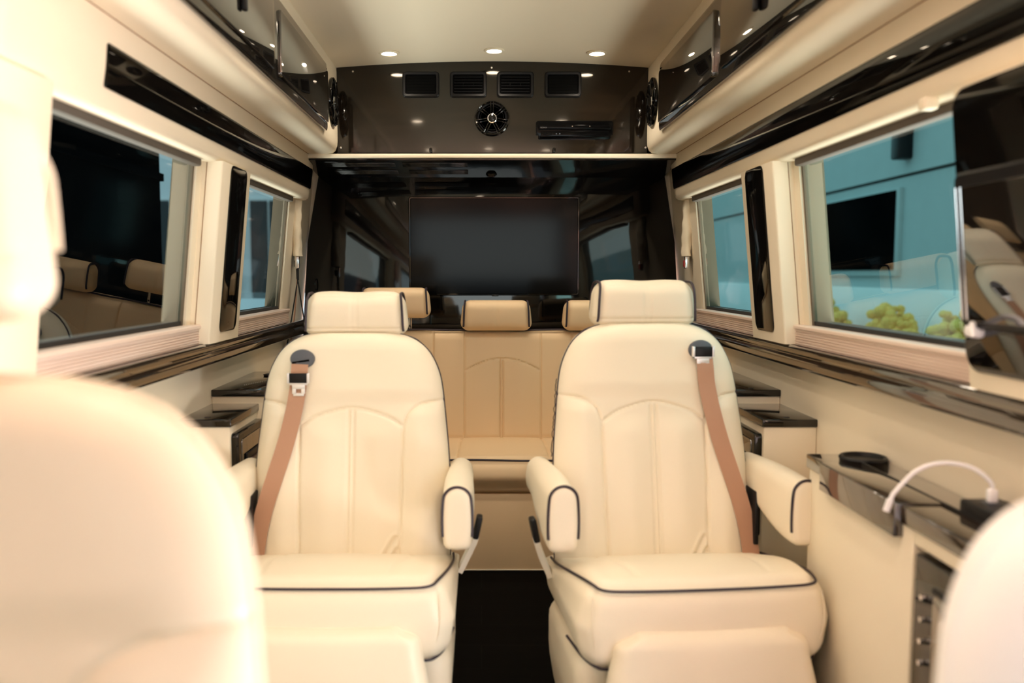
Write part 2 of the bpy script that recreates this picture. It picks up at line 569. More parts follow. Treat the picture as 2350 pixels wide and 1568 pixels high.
# ------------------------------------------------------------------ side fittings per side
side_name = {-1: 'left', 1: 'right'}
for s in (-1, 1):
    nm = side_name[s]
    # window belt ledge: lacquered wood shelf with rolled front rail
    y0, y1 = (0.75 if s < 0 else 1.01), 3.97
    g = G()
    pr = [(0.905, 0.945), (0.862, 0.945), (0.856, 0.946), (0.850, 0.943), (0.847, 0.937), (0.847, 0.924), (0.850, 0.921), (0.850, 0.918), (0.847, 0.915),
          (0.847, 0.892), (0.850, 0.884), (0.856, 0.880), (0.905, 0.880)]
    g.loft([[(X(s, h), y, z) for h, z in pr] for y in (y0, y1)])
    struct('trim_3' if s < 0 else 'trim_4', g, 'ledge', 50)
    # pillar between the windows
    g = G()
    rings = []
    for z, dy in ((0.946, 0.0), (0.955, 0.0), (1.2, 0.0), (1.476, 0.0)):
        hi = 0.842 - tumble(z)
        rr = 0.006
        q = [(hi + 0.10, 2.478), (hi + rr, 2.478), (hi + 0.002, 2.480), (hi, 2.478 + rr), (hi, 2.776 - rr), (hi + 0.002, 2.774), (hi + rr, 2.776), (hi + 0.10, 2.776)]
        rings.append([(X(s, h), y, z) for h, y in q])
    g.loft(rings)
    pil = struct('trim_5' if s < 0 else 'trim_6', g, 'vinyl', 50)
    g = G()
    outl = rrect(2.56, 2.728, 0.975, 1.475, 0.022)
    def lean(p, base=0.842):
        return p
    rings = []
    for (hoff, sh) in ((-0.004, 0.004), (-0.002, 0.0), (0.003, 0.0)):
        ring = []
        for y, z in outl:
            cy, cz = 2.644, 1.225
            yy = y - math.copysign(sh, y - cy)
            zz = z - math.copysign(sh, z - cz)
            ring.append((X(s, 0.842 - tumble(zz) + hoff), yy, zz))
        rings.append(ring)
    g.loft(rings)
    obj('mirror_panel', g, 'gloss_flat', pil)
    g = G()
    for yy in (2.492,):
        for dh in (0.0,):
            g.tube([(X(s, 0.8425 - tumble(z) + 0.045), 2.4775, z) for z in (0.96, 1.2, 1.50)], 0.0012, 6)
    obj('seam', g, 'seam', pil)
    # windows
    for k, (wy0, wy1, wz0, wz1) in enumerate(WIN):
        n = {(-1, 0): 1, (-1, 1): 2, (1, 0): 3, (1, 1): 4}[(s, k)]
        if k == 0:
            wy0b = 0.95
        g = G()
        # dark rubber surround
        for (a0, a1, b0, b1) in ((wy0, wy1, 0.985, 1.016), (wy0, wy0 + 0.008, 0.985, 1.54)):
            vs = []
            for z in (b0, b1):
                hi = 0.912 - tumble(z)
                for (hh, y) in ((hi, a0), (hi, a1), (hi + 0.05, a1), (hi + 0.05, a0)):
                    vs.append((X(s, hh), y, z))
            g.add(vs, [(0, 1, 2, 3), (4, 5, 6, 7), (0, 1, 5, 4), (1, 2, 6, 5), (2, 3, 7, 6), (3, 0, 4, 7)])
        wn = struct('window_%d' % n, g, 'rubber')
        g = G()
        vs = []
        for z in (wz0, wz1):
            hi = 0.915 - tumble(z)
            vs += [(X(s, hi), wy0, z), (X(s, hi), wy1, z)]
        hh = 0.005
        vs2 = [(x + s * hh, y, z) for x, y, z in vs]
        g.add(vs, [(0, 1, 3, 2)])
        obj('glass_pane', g, 'glass_left' if s < 0 else 'glass', wn)
        g = G()
        vs = []
        for z in (0.985, 1.54):
            hi = 0.909 - tumble(z)
            for (hh, y) in ((hi, wy1 - 0.010), (hi, wy1), (hi + 0.06, wy1), (hi + 0.06, wy1 - 0.010)):
                vs.append((X(s, hh), y, z))
        g.add(vs, [(0, 1, 2, 3), (4, 5, 6, 7), (0, 1, 5, 4), (1, 2, 6, 5), (2, 3, 7, 6), (3, 0, 4, 7)])
        obj('side_trim', g, 'reveal', wn)
        # grooved pale wood sill
        g = G()
        e0, e1 = (0.98, 2.478) if k == 0 else (2.774, 3.64)
        pr = [(0.910, 1.004), (0.868, 1.004), (0.865, 1.001), (0.865, 0.994), (0.870, 0.991)]
        z = 0.990
        while z > 0.952:
            pr += [(0.871, z), (0.871, z - 0.004), (0.8745, z - 0.0048), (0.8745, z - 0.0064)]
            z -= 0.0072
        pr += [(0.871, 0.946), (0.910, 0.946)]
        g.loft([[(X(s, h), y, zz) for h, zz in pr] for y in (e0, e1)])
        obj('window_sill', g, 'sill', wn, 20)
        # roller blind cassette under the valance
        g = G()
        g.box((min(X(s, 0.83), X(s, 0.86)), wy0, 1.452), (max(X(s, 0.83), X(s, 0.86)), wy1 - 0.02, 1.53), 0.006)
        obj('blind_housing', g, 'blind', wn)

    # valance box above the windows, rounded lower edge, long black inlay
    yf, yr = (1.34, 3.80) if s < 0 else (1.01, 3.80)
    g = G()
    prof = [(0.86, 1.69), (0.790, 1.69), (0.784, 1.66), (0.7825, 1.62), (0.788, 1.56), (0.796, 1.51), (0.800, 1.492), (0.805, 1.481), (0.815, 1.474), (0.83, 1.472), (0.86, 1.474)]
    rings = []
    for y, cut in ((yf, 0.02), (yf + 0.012, 0.004), (yf + 0.03, 0), (yr - 0.05, 0), (yr - 0.02, 0.004), (yr - 0.006, 0.012), (yr, 0.026)):
        rings.append([(X(s, min(0.86, h + cut)), y, z + (cut if z < 1.5 else 0)) for h, z in prof])
    g.loft(rings)
    v = thing('window_valance', (X(s, 0.80), (yf + yr) / 2, 1.474), 'long cream valance with a black inlay above the %s side windows' % nm, 'valance')
    obj('body', g, 'vinyl', v, 50)
    iy0, iy1 = (1.715, 3.745) if s < 0 else (1.04, 3.745)
    g = G()
    rings = []
    def vh(z):
        return 0.7825 + (z - 1.62) / (1.51 - 1.62) * (0.796 - 0.7825)
    for sh, off in ((0.004, -0.005), (0.0, -0.003), (0.0, 0.01)):
        ring = []
        for y, z in rrect(iy0, iy1, 1.520, 1.606, 0.006, 3):
            yy = y - math.copysign(sh, y - 2.5)
            zz = z - math.copysign(sh, z - 1.563)
            ring.append((X(s, vh(zz) + off), yy, zz))
        rings.append(ring)
    g.loft(rings)
    obj('inlay_panel', g, 'gloss_flat', v)

    # overhead cabinet
    c = thing('overhead_cabinet', (X(s, 0.74), 2.3, 1.66), 'cream overhead cabinet with black lacquered doors along the %s side of the ceiling' % nm, 'cabinet')
    g = G()
    prof = [(0.90, 2.04), (0.664, 2.04), (0.660, 2.00), (0.659, 1.72), (0.661, 1.695), (0.668, 1.676), (0.682, 1.665), (0.705, 1.660), (0.76, 1.661), (0.81, 1.664), (0.90, 1.668)]
    g.loft([[(X(s, h), y, z) for h, z in prof] for y in (0.3, 3.678)])
    obj('body', g, 'vinyl', c, 50)
    g = G()
    g.tube([(X(s, 0.783), 0.3, 1.6622), (X(s, 0.783), 2.0, 1.6622), (X(s, 0.783), 3.70, 1.6622)], 0.0016, 6)
    obj('seam', g, 'seam', c)
    g = G()
    g.plate(rrect(0.9, 3.385, 1.708, 1.968, 0.02), 'yz', X(s, 0.648), X(s, 0.662), 0.004)
    obj('face_frame', g, 'door', c)
    for (d0, d1) in ((2.585, 3.365), (1.74, 2.505), (0.95, 1.67)):
        g = G()
        g.plate(rrect(d0, d1, 1.738, 1.935, 0.012), 'yz', X(s, 0.640), X(s, 0.650), 0.003)
        dr = obj('door', g, 'door', c)
        if d0 > 2.5:
            continue
        g = G()
        yl = d0 + 0.42
        g.box((min(X(s, 0.625), X(s, 0.639)), yl - 0.011, 1.80), (max(X(s, 0.625), X(s, 0.639)), yl + 0.011, 1.86), 0.005)
        g.lathe([(0, -0.004), (0.006, -0.004), (0.007, 0.004)], (X(s, 0.6235), yl, 1.845), (s, 0, 0), 12)
        obj('latch', g, 'plastic', dr)

    # round speaker on the rear end of the cabinet
    def speaker(c0, ax, R, label, grp=None):
        ax = Vector(ax).normalized()
        t = thing('speaker', c0, label, 'speaker', grp)
        c0 = Vector(c0)
        obj('basket', G().lathe([(R * 0.97, 0.0), (R, -0.004), (R * 0.99, -0.010), (R * 0.93, -0.013), (R * 0.87, -0.010), (R * 0.84, -0.003), (0.0, -0.002)], c0, ax, 48), 'gloss_flat', t)
        g = G()
        for rr, tt in ((0.80, 0.0), (0.66, 0.003), (0.52, 0.006)):
            g.lathe([(R * (rr - 0.05), -0.006 + tt), (R * rr, -0.010 + tt), (R * (rr + 0.05), -0.006 + tt)], c0 - ax * 0.001, ax, 40)
        obj('cone', g, 'plastic', t)
        u = ax.orthogonal().normalized()
        z = Vector((0, 0, 1))
        u = z - ax * z.dot(ax)
        u.normalize()
        v = ax.cross(u)
        g = G()
        for a in (0, 51, 103, 154, 206, 257, 308):
            d = u * math.cos(math.radians(a)) + v * math.sin(math.radians(a))
            e = ax.cross(d)
            for k in (-1, 1):
                g.tube([c0 - ax * 0.007 + d * R * 0.30 + e * k * R * 0.07, c0 - ax * 0.013 + d * R * 0.65 + e * k * R * 0.07, c0 - ax * 0.011 + d * R * 0.9 + e * k * R * 0.09], R * 0.035, 6, 4)
        obj('grille', g, 'gloss_flat', t)
        obj('dust_cap', G().lathe([(R * 0.27, -0.002), (R * 0.28, -0.010), (R * 0.24, -0.013)], c0, ax, 32), 'chrome', t)
        obj('dust_cap', G().lathe([(R * 0.235, -0.012), (R * 0.2, -0.017), (R * 0.1, -0.020), (0, -0.021)], c0, ax, 32), 'gloss_flat', t)
        for j in range(8):
            a = 2 * math.pi * (j + 0.5) / 8
        g = G()
        for j in range(8):
            a = 2 * math.pi * (j + 0.5) / 8
            obj('screw', G().lathe([(0.0, -0.0155), (R * 0.03, -0.0150), (R * 0.035, -0.012)], c0 + (u * math.cos(a) + v * math.sin(a)) * R * 0.93, ax, 8), 'gloss_flat', t)
        return t
    speaker((X(s, 0.6585), 3.552, 1.855), (s, 0, 0), 0.098, 'round black speaker on the rear end of the %s overhead cabinet' % nm, None)

# ------------------------------------------------------------------ rear upper panel with its fittings
cab = thing('rear_overhead_cabinet', (XC, 3.70, 1.662), 'wide black lacquered cabinet front between ceiling and television wall', 'cabinet')
out = [(X(-1, 0.66), 1.662), (X(1, 0.66), 1.662)] + [(XC + 0.66 - 1.32 * i / 24, 2.052 - 0.026 * (1 - i / 12) ** 2) for i in range(25)]
g = G()
g.plate(out, 'xz', 3.682, 3.70, 0.0)
obj('panel', g, 'gloss_wood', cab)
g = G()
g.box((-0.612, 3.674, 1.6635), (0.704, 3.683, 1.668), 0.002)
obj('lower_edge', g, 'gloss_flat', cab)
g = G()
for x, z in ((-0.545, 2.008), (0.043, 2.024), (0.626, 2.008), (-0.60, 1.69), (0.70, 1.69)):
    obj('screw', G().lathe([(0, -0.002), (0.004, -0.0015), (0.0045, 0.002)], (x, 3.681, z), (0, 1, 0), 12), 'chrome', cab)
for x in (-0.216, 0.309):
    g = G()
    g.box((x - 0.006, 3.662, 1.669), (x + 0.006, 3.682, 1.687), 0.004)
    obj('catch', g, 'gloss_flat', cab)

VY = 3.68
vents = [(-0.257, 'leftmost square black air outlet, its slats turned shut, in the upper rear panel', 0),
         (-0.056, 'square black air outlet with open slats, just left of centre above the round speaker', 1),
         (0.1435, 'square black air outlet with open slats, just right of centre above the round speaker', 1),
         (0.3455, 'rightmost square black air outlet, slats turned shut, above the media player', 0)]
for x, lb, op in vents:
    t = thing('air_vent', (x, VY, 1.953), lb, 'air vent', 'air outlets in the upper rear panel')
    g = G()
    rr = []
    for half, hz, r, y in ((0.078, 0.053, 0.014, VY), (0.078, 0.053, 0.014, VY - 0.006), (0.074, 0.049, 0.012, VY - 0.011), (0.066, 0.041, 0.008, VY - 0.010), (0.063, 0.038, 0.006, VY - 0.003)):
        rr.append([(a, y, b) for a, b in rrect(x - half, x + half, 1.953 - hz, 1.953 + hz, r)])
    g.loft(rr, cap=False)
    obj('bezel', g, 'plastic', t)
    g = G().box((x - 0.064, VY - 0.004, 1.914), (x + 0.064, VY - 0.001, 1.992))
    obj('duct', g, 'void', t)
    for k in range(6):
        z = 1.922 + 0.0122 * k
        rot = Matrix.Rotation(math.radians(25 if op else 4), 3, 'X')
        g = G().box((x - 0.060, VY - 0.011, z - 0.0012), (x + 0.060, VY - 0.004, z + 0.0012), 0.0005, 1, rot) if op else G().box((x - 0.061, VY - 0.0062, z - 0.0058), (x + 0.061, VY - 0.005, z + 0.0058), 0.0005, 1)
        obj('slat', g, 'plastic' if op else 'void', t)
    if op:
        for dx in (-0.022, 0.022):
            obj('divider', G().box((x + dx - 0.001, VY - 0.011, 1.945), (x + dx + 0.001, VY - 0.004, 1.958)), 'plastic', t)
speaker((0.045, 3.682, 1.812), (0, 1, 0), 0.075, 'round black speaker with silver centre in the middle of the upper rear panel')

t = thing('media_player', (0.394, VY, 1.724), 'slim black media player set into the upper rear panel at the right', 'media player')
g = G()
o2 = [(0.232, 1.742), (0.242, 1.742), (0.242, 1.728), (0.246, 1.724), (0.545, 1.724), (0.549, 1.728), (0.549, 1.742), (0.559, 1.742), (0.559, 1.795), (0.553, 1.801), (0.238, 1.801), (0.232, 1.795)]
g.plate(o2, 'xz', 3.672, 3.683, 0.002)
obj('surround', g, 'player', t)
g = G().box((0.242, 3.662, 1.764), (0.550, 3.675, 1.782), 0.003)
up = obj('disc_tray', g, 'player', t)
g = G().box((0.252, 3.664, 1.732), (0.541, 3.675, 1.757), 0.002)
lo = obj('front_panel', g, 'player', t)
g = G()
for x in (0.262, 0.286):
    obj('port', G().box((x, 3.6625, 1.741), (x + 0.013, 3.6645, 1.747)), 'void', lo)
g = G()
for x in (0.318, 0.332):
    obj('button', G().lathe([(0, -0.001), (0.0025, -0.001), (0.0028, 0.001)], (x, 3.664, 1.745), (0, 1, 0), 10), 'grey_plastic', lo)
g = G()
for x, r in ((0.385, 0.002), (0.459, 0.002)):
    obj('button', G().lathe([(0, -0.001), (r, -0.001), (r, 0.001)], (x, 3.661, 1.776), (0, 1, 0), 10), 'chrome', up)
cu = bpy.data.curves.new('logo_lettering', 'FONT')
cu.body = 'SONY'
cu.size = 0.0085
cu.extrude = 0.0003
cu.materials.append(M['logo'])
lt0 = bpy.data.objects.new('logo_lettering', cu)
lt = bpy.data.objects.new('logo_lettering', bpy.data.meshes.new_from_object(lt0))
bpy.data.objects.remove(lt0)
lt.name = 'logo_lettering'
C.objects.link(lt)
lt.parent = up
lt.location = Vector((0.2495, 3.6615, 1.768)) - OFF[up.name]
lt.rotation_euler = (math.radians(90), 0, 0)
lt.scale = (1.25, 1, 1)

# television
t = thing('television', (0.058, 3.98, 1.05), 'wide flat black television mounted on the glossy rear wall', 'television')
tx0, tx1, tz0, tz1 = -0.339, 0.457, 1.052, 1.510
g = G()
rr = []
for d, y, r in ((0.0, 3.998, 0.012), (0.0, 3.985, 0.012), (0.003, 3.981, 0.010), (0.008, 3.981, 0.006), (0.010, 3.986, 0.005)):
    rr.append([(a, y, b) for a, b in rrect(tx0 + d, tx1 - d, tz0 + d, tz1 - d, r)])
g.loft(rr, cap=False)
obj('bezel', g, 'gloss_flat', t)
g = G().box((tx0 + 0.009, 3.9865, tz0 + 0.009), (tx1 - 0.009, 3.995, tz1 - 0.009))
obj('screen', g, 'screen', t)
g = G().box((0.05, 3.978, tz0 - 0.003), (0.08, 3.985, tz0 + 0.003), 0.001)
obj('sensor', g, 'gloss_flat', t)


# ------------------------------------------------------------------ recessed ceiling lights
def downlight(x, y, label, grp):
    z = 2.050 - 0.026 * ((x - XC) / 0.66) ** 2
    t = thing('ceiling_light', (x, y, z), label, 'ceiling light', grp)
    obj('ring', G().lathe([(0.041, 0.0), (0.041, -0.003), (0.038, -0.006), (0.031, -0.006), (0.029, -0.003), (0.029, -0.001)], (x, y, z), (0, 0, 1), 40), 'vinyl', t)
    obj('lens', G().lathe([(0.0285, 0.0), (0.0285, -0.0042), (0.0, -0.0045)], (x, y, z), (0, 0, 1), 32), 'lamp', t)
    l = bpy.data.lights.new('lamp', 'SPOT')
    l.energy = 7.6
    l.color = (1.0, 0.86, 0.69)
    l.spot_size = math.radians(150)
    l.spot_blend = 1
    l.shadow_soft_size = 0.028
    o = bpy.data.objects.new('lamp', l)
    C.objects.link(o)
    o.parent = t
    o.location = (0, 0, -0.03)


for y, row in ((3.50, 'nearest the rear panel'), (2.35, 'of the middle row'), (1.2, 'of the front row')):
    for x, sd in ((-0.372, 'left'), (0.051, 'middle'), (0.465, 'right')):
        downlight(x, y, '%s small round recessed ceiling light %s' % (sd, row), 'recessed ceiling lights')


# ------------------------------------------------------------------ seats
def seg_dist(px, pz, poly):
    d = 1e9
    for (ax, az), (bx, bz) in zip(poly[:-1], poly[1:]):
        vx, vz = bx - ax, bz - az
        L = vx * vx + vz * vz
        tt = max(0, min(1, ((px - ax) * vx + (pz - az) * vz) / L)) if L else 0
        d = min(d, math.hypot(px - ax - tt * vx, pz - az - tt * vz))
    return d


def poly2(pts, sub=8):
    return [(p.x, p.y) for p in catmull([Vector((a, b, 0)) for a, b in pts], sub)]


def interp(tab, z):
    if z <= tab[0][0]:
        return tab[0][1]
    for (a, va), (b, vb) in zip(tab[:-1], tab[1:]):
        if z <= b:
            t = (z - a) / (b - a)
            return va + (vb - va) * t
    return tab[-1][1]


def smooth_tab(tab, n=10):
    pts = catmull([Vector((a, b, 0)) for a, b in tab], n)
    return [(p.x, p.y) for p in pts]


BACK_W = smooth_tab([(0.30, 0.262), (0.37, 0.272), (0.5, 0.272), (0.64, 0.268), (0.75, 0.258), (0.83, 0.249), (0.88, 0.238), (0.925, 0.216), (0.955, 0.188), (0.975, 0.152), (0.986, 0.112)])
SEAMS = [poly2([(-0.142, 0.735), (-0.09, 0.765), (0, 0.785), (0.09, 0.765), (0.142, 0.735)]),
         [(-0.142, 0.735), (-0.140, 0.55), (-0.132, 0.30)], [(0.142, 0.735), (0.140, 0.55), (0.132, 0.30)],
         poly2([(0.142, 0.735), (0.155, 0.768), (0.185, 0.792), (0.225, 0.800), (0.28, 0.801)]),
         poly2([(-0.142, 0.735), (-0.155, 0.768), (-0.185, 0.792), (-0.225, 0.800), (-0.28, 0.801)]),
         [(-0.0065, 0.784), (-0.0065, 0.30)], [(0.0065, 0.784), (0.0065, 0.30)]]
WR = [[(0.075, 0.375), (0.10, 0.40), (0.125, 0.44)], [(0.10, 0.372), (0.118, 0.39), (0.128, 0.41)]]


def sst(a, b, x):
    t = max(0, min(1, (x - a) / (b - a)))
    return t * t * (3 - 2 * t)


def back_y(z):
    return 0.165 + 0.20 * (z - 0.37)          # rake of the back


def back_front(x, z, detail=True):
    """local y of the front surface of the backrest"""
    hw = interp(BACK_W, z)
    u = min(0.9999, abs(x) / hw)
    T = 0.062
    if z > 0.94:
        T *= math.sqrt(max(0.0, 1 - ((z - 0.94) / 0.05) ** 2)) * 0.75 + 0.25
    y = -T * (1 - u ** 4.5) ** (1 / 2.4)
    if detail:
        puff = 0.016 * sst(0.13, 0.20, abs(x)) * (1 - sst(0.76, 0.80, z)) + 0.009 * math.exp(-((abs(x) - 0.07) / 0.045) ** 2) * (1 - sst(0.70, 0.76, z))
        puff += 0.009 * sst(0.79, 0.84, z)
        y -= puff * (1 - u ** 6)
        gr = 0
        for sm in SEAMS:
            d = seg_dist(x, z, sm)
            if d < 0.012:
                gr = max(gr, math.exp(-(d / 0.0038) ** 2))
        y += 0.0065 * gr
        for k, sm in enumerate(WR):
            d = seg_dist(x, z, sm)
            if d < 0.02:
                y += 0.005 * math.exp(-(d / 0.006) ** 2) - 0.003 * math.exp(-((d - 0.011) / 0.005) ** 2)
    return back_y(z) + y


def backrest_geo(detail=True):
    g = G()
    nz, nx = (190, 150) if detail else (60, 50)
    rings = []
    for i in range(nz + 1):
        t = i / nz
        z = 0.30 + 0.686 * (1 - (1 - t) ** 1.25)
        hw = interp(BACK_W, z)
        T2 = 0.055
        if z > 0.94:
            T2 *= math.sqrt(max(0.0, 1 - ((z - 0.94) / 0.05) ** 2)) * 0.75 + 0.25
        ring = []
        for j in range(nx + 1):
            u = math.sin(math.pi / 2 * (-1 + 2 * j / nx)) * 0.35 + (-1 + 2 * j / nx) * 0.65
            x = u * hw
            ring.append((x, back_front(x, z, detail), z))
        for j in range(1, 24):
            u = math.cos(math.pi * j / 24)
            ring.append((u * hw, back_y(z) + T2 * (1 - abs(u) ** 4) ** 0.5, z))
        rings.append(ring)
    g.loft(rings)
    return g


def outline_piping(inset=0.0):
    pts = []
    for z in (0.36, 0.45, 0.55, 0.65, 0.75, 0.83, 0.88, 0.925, 0.955, 0.972):
        hw = interp(BACK_W, z)
        pts.append((hw - 0.002, back_y(z) - 0.010, z))
    pts.append((0.085, back_y(0.985) - 0.012, 0.988))
    pts.append((0.0, back_y(0.985) - 0.012, 0.990))
    left = [(-x, y, z) for x, y, z in pts[:-1]][::-1]
    return pts + left


_cache = {}


def make_seat(loc, rz, label, belt=0, mat_name='leather', group=None, arms=True, detail=True, hw=0.150, hz=1.036, hx=0.0, hh=0.063, piped=True, scale=(1, 1, 1)):
    t = thing('captain_chair', (0, 0, 0), label, 'seat', group)
    pm = 'piping' if piped else mat_name
    L = mat_name
    if detail not in _cache:
        _cache[detail] = backrest_geo(detail)
    bk = obj('backrest', _cache[detail], L, t, 60)
    obj('piping', G().tube(outline_piping(), 0.0034, 8, 5), pm, bk)
    if belt > 0:
        pts = []
        for k in range(46):
            z = 0.64 + 0.20 * k / 45
            pts.append((-interp(BACK_W, z) - 0.003 + random.uniform(-0.0025, 0.001), back_y(z) - 0.010 + random.uniform(-0.002, 0.002), z))
        obj('frayed_thread', G().tube(pts, 0.0012, 5, 2), 'piping', bk)
    # headrest
    def hfn(u, p):
        zz = p.z
        k = 1 - 0.075 * sst(-1, 1, u.z)
        bulge = 0.008 * (1 - u.x ** 4) * max(0, 1 - u.z ** 2)
        y = p.y - bulge * (p.y < 0) + 0.004 * (u.z > 0) * (u.z)
        for cx in (-0.0065, 0.0065):
            if p.y < 0.02:
                y += 0.0035 * math.exp(-((p.x - cx) / 0.003) ** 2)
        z = zz + 0.003 * math.exp(-((abs(u.x) - 0.5) / 0.3) ** 2) * (u.z > 0)
        if p.y < 0:
            y += 0.004 * math.exp(-((p.z + 0.038) / 0.003) ** 2) * (1 - 0.5 * abs(u.y + 1))
        return Vector((p.x * k, y, z))
    hc = (hx, 0.305, hz)
    hr = obj('headrest', G().pad(hc, (hw, 0.052, hh), 0.040, 0.0035 if detail else 0.012, hfn), L, t, 60)
    g = G()
    for sx in (-1, 1):
        q = []
        for a in range(-35, 200, 18):
            ca, sa = math.cos(math.radians(a)), math.sin(math.radians(a))
            # loop round the end of the pad from lower front over the top
            yy = -0.053 * (abs(ca) ** 0.55) * (1 if ca > 0 else -1)
            zz = 0.061 * (abs(sa) ** 0.55) * (1 if sa > 0 else -1)
            q.append((hx + sx * (hw - 0.010 - 0.0055 * (1 + sa)), hc[1] + yy, hc[2] + zz))
        obj('piping', G().tube(q, 0.0036, 8, 4), pm, hr)
    for sx in (-1, 1):
        obj('headrest_post', G().tube([(hx + sx * 0.06, 0.30, 0.95), (hx + sx * 0.06, 0.305, hz - 0.04)], 0.006, 10, 2), 'chrome' if piped else L, t)

    # seat cushion
    def cfn(u, p):
        x, y, z = p
        fr = sst(0.3, -1, u.y) if False else max(0, -u.y)
        zt = z
        if u.z > 0:
            zt += 0.010 * (1 - u.x ** 2) * (1 - u.y ** 2) - 0.078 * sst(-0.75, 1, u.y) * max(0, u.z)
            zt -= 0.0035 * math.exp(-((abs(x) - 0.17) / 0.006) ** 2) * (u.y > -0.8)
        y -= 0.016 * (1 - u.z ** 2) * (1 - u.x ** 4) * (u.y < 0)
        y -= 0.012 * fr * (1 - u.x ** 2)
        x *= 1 - 0.10 * max(0, u.z) * sst(0.2, -1, u.y) - 0.06 * max(0, -u.z)
        return Vector((x, y, zt))
    cc = (0, -0.02, 0.362)
    cu_ = obj('seat_cushion', G().pad(cc, (0.296, 0.235, 0.098), 0.046, 0.008 if detail else 0.02, cfn), L, t, 60)
    g = G()
    arc = []
    for sx in (1,):
        arc = [(0.280, 0.16, 0.385), (0.284, 0.05, 0.405), (0.279, -0.08, 0.431), (0.268, -0.17, 0.4455), (0.256, -0.225, 0.450), (0.247, -0.250, 0.449), (0.228, -0.260, 0.447), (0.19, -0.264, 0.446), (0.10, -0.2665, 0.445), (0, -0.2675, 0.445)]
    pts = arc + [(-x, y, z) for x, y, z in arc[:-1]][::-1]
    g.tube(pts, 0.0034, 8, 6)
    obj('piping', g, pm, cu_)
    # lower piping where the cushion cover ends
    g = G()
    for sx in (-1, 1):
        g.tube([(sx * 0.288, -0.10, 0.285), (sx * 0.270, -0.20, 0.278), (sx * 0.245, -0.243, 0.272), (sx * 0.215, -0.250, 0.268), (sx * 0.20, -0.250, 0.24)], 0.0034, 8, 5)
        obj('piping', g, pm, cu_)
        g = G()
    g = G()
    for sx in (-1, 1):
        g.tube([(sx * 0.262, -0.252, 0.43), (sx * 0.264, -0.262, 0.38), (sx * 0.258, -0.262, 0.33), (sx * 0.245, -0.25, 0.285)], 0.0011, 6, 5)
        obj('seam', g, L, cu_)
        g = G()
    # base shroud and pedestal
    def bfn(u, p):
        return Vector((p.x * (1 - 0.08 * max(0, -u.z)), p.y, p.z))
    obj('base', G().pad((0, -0.0, 0.145), (0.285, 0.21, 0.135), 0.05, 0.02, bfn), L, t, 60)
    obj('pedestal', G().box((-0.18, -0.15, 0.0), (0.18, 0.17, 0.03), 0.004), 'plastic', t)
    # leg rest
    def lfn(u, p):
        k = 0.96 + 0.12 * sst(1, -0.2, u.z)
        k *= 1 - 0.14 * sst(0.70, 1, u.z) ** 2
        return Vector((p.x * k, p.y - 0.012 * (1 - u.x ** 2) * (1 - u.z ** 4) - 0.03 * sst(1, -1, u.z), p.z))
    obj('leg_rest', G().pad((0, -0.268, 0.215), (0.225, 0.034, 0.150), 0.032, 0.010, lfn), L, t, 60)
    if arms:
        for sx in (-1, 1):
            ax = sx * 0.298

            def aring(y, wv, zb, zt, ins=0.0):
                hw_ = wv - ins
                zt, zb = zt - ins, zb + ins
                pts = []
                for k in range(13):                       # rounded top
                    a = math.pi * k / 12
                    pts.append((hw_ * math.cos(a), zt - 0.034 + 0.034 * math.sin(a)))
                for k in range(1, 6):
                    pts.append((-hw_ - 0.0025 * math.sin(math.pi * k / 6), zt - 0.034 + (zb + 0.016 - zt + 0.034) * k / 6))
                for k in range(7):                        # softer bottom
                    a = math.pi + math.pi * k / 6
                    pts.append((hw_ * math.copysign(abs(math.cos(a)) ** 0.6, math.cos(a)), zb + 0.016 + 0.016 * math.sin(a)))
                for k in range(1, 6):
                    pts.append((hw_ + 0.0025 * math.sin(math.pi * k / 6), zb + 0.016 + (zt - 0.034 - zb - 0.016) * k / 6))
                return [(ax + a, y, b) for a, b in pts]
            rings = [aring(-0.1035, 0.034, 0.480, 0.634, 0.016), aring(-0.103, 0.034, 0.480, 0.634, 0.010), aring(-0.100, 0.034, 0.479, 0.634, 0.004), aring(-0.094, 0.034, 0.478, 0.634)]
            for k in range(1, 13):
                y = -0.094 + 0.355 * k / 12
                f_ = k / 12
                rings.append(aring(y, 0.034 + 0.004 * math.sin(math.pi * min(1, f_ * 1.3)), 0.478 + 0.060 * sst(0.05, 0.9, f_), 0.634 - 0.004 * f_ + 0.006 * math.sin(math.pi * f_)))
            rings.append(aring(0.266, 0.034, 0.545, 0.630, 0.010))
            ar = obj('armrest', G().loft(rings), L, t, 60)
            q = [aring(-0.097, 0.0345, 0.478, 0.635)[k] for k in (17, 16, 14, 12, 10, 8, 6, 4, 2, 0)]
            last = aring(-0.097, 0.0345, 0.478, 0.635)
            q += [last[28], last[26], last[25]]
            obj('piping', G().tube(q, 0.0034, 8, 5), pm, ar)
            obj('armrest_bracket', G().box((sx * 0.268, 0.10, 0.42), (sx * 0.256, 0.20, 0.56) if sx > 0 else (sx * 0.256, 0.20, 0.56), 0.003) if sx < 0 else G().box((0.256, 0.10, 0.42), (0.268, 0.20, 0.56), 0.003), 'plastic', t)
    if belt:
        b = belt                                  # +1: belt on the chair's +x side
        top = Vector((b * 0.135, 0, 0.915))
        zc = 0.912
        y0 = back_front(b * 0.135, zc) - 0.001
        bt = None
        path = []
        for z, x in ((0.905, 0.140), (0.87, 0.142), (0.83, 0.146), (0.76, 0.158), (0.68, 0.178), (0.60, 0.203), (0.52, 0.228), (0.45, 0.243), (0.39, 0.250), (0.34, 0.252), (0.28, 0.25)):
            yy = back_front(b * x, z, False)
            for dx in (-0.022, 0.022):
                if abs(x + dx) < interp(BACK_W, z):
                    yy = min(yy, back_front(b * (x + dx), z, False))
            path.append((b * x, yy - 0.017 - (0.006 if z > 0.86 else 0), z))
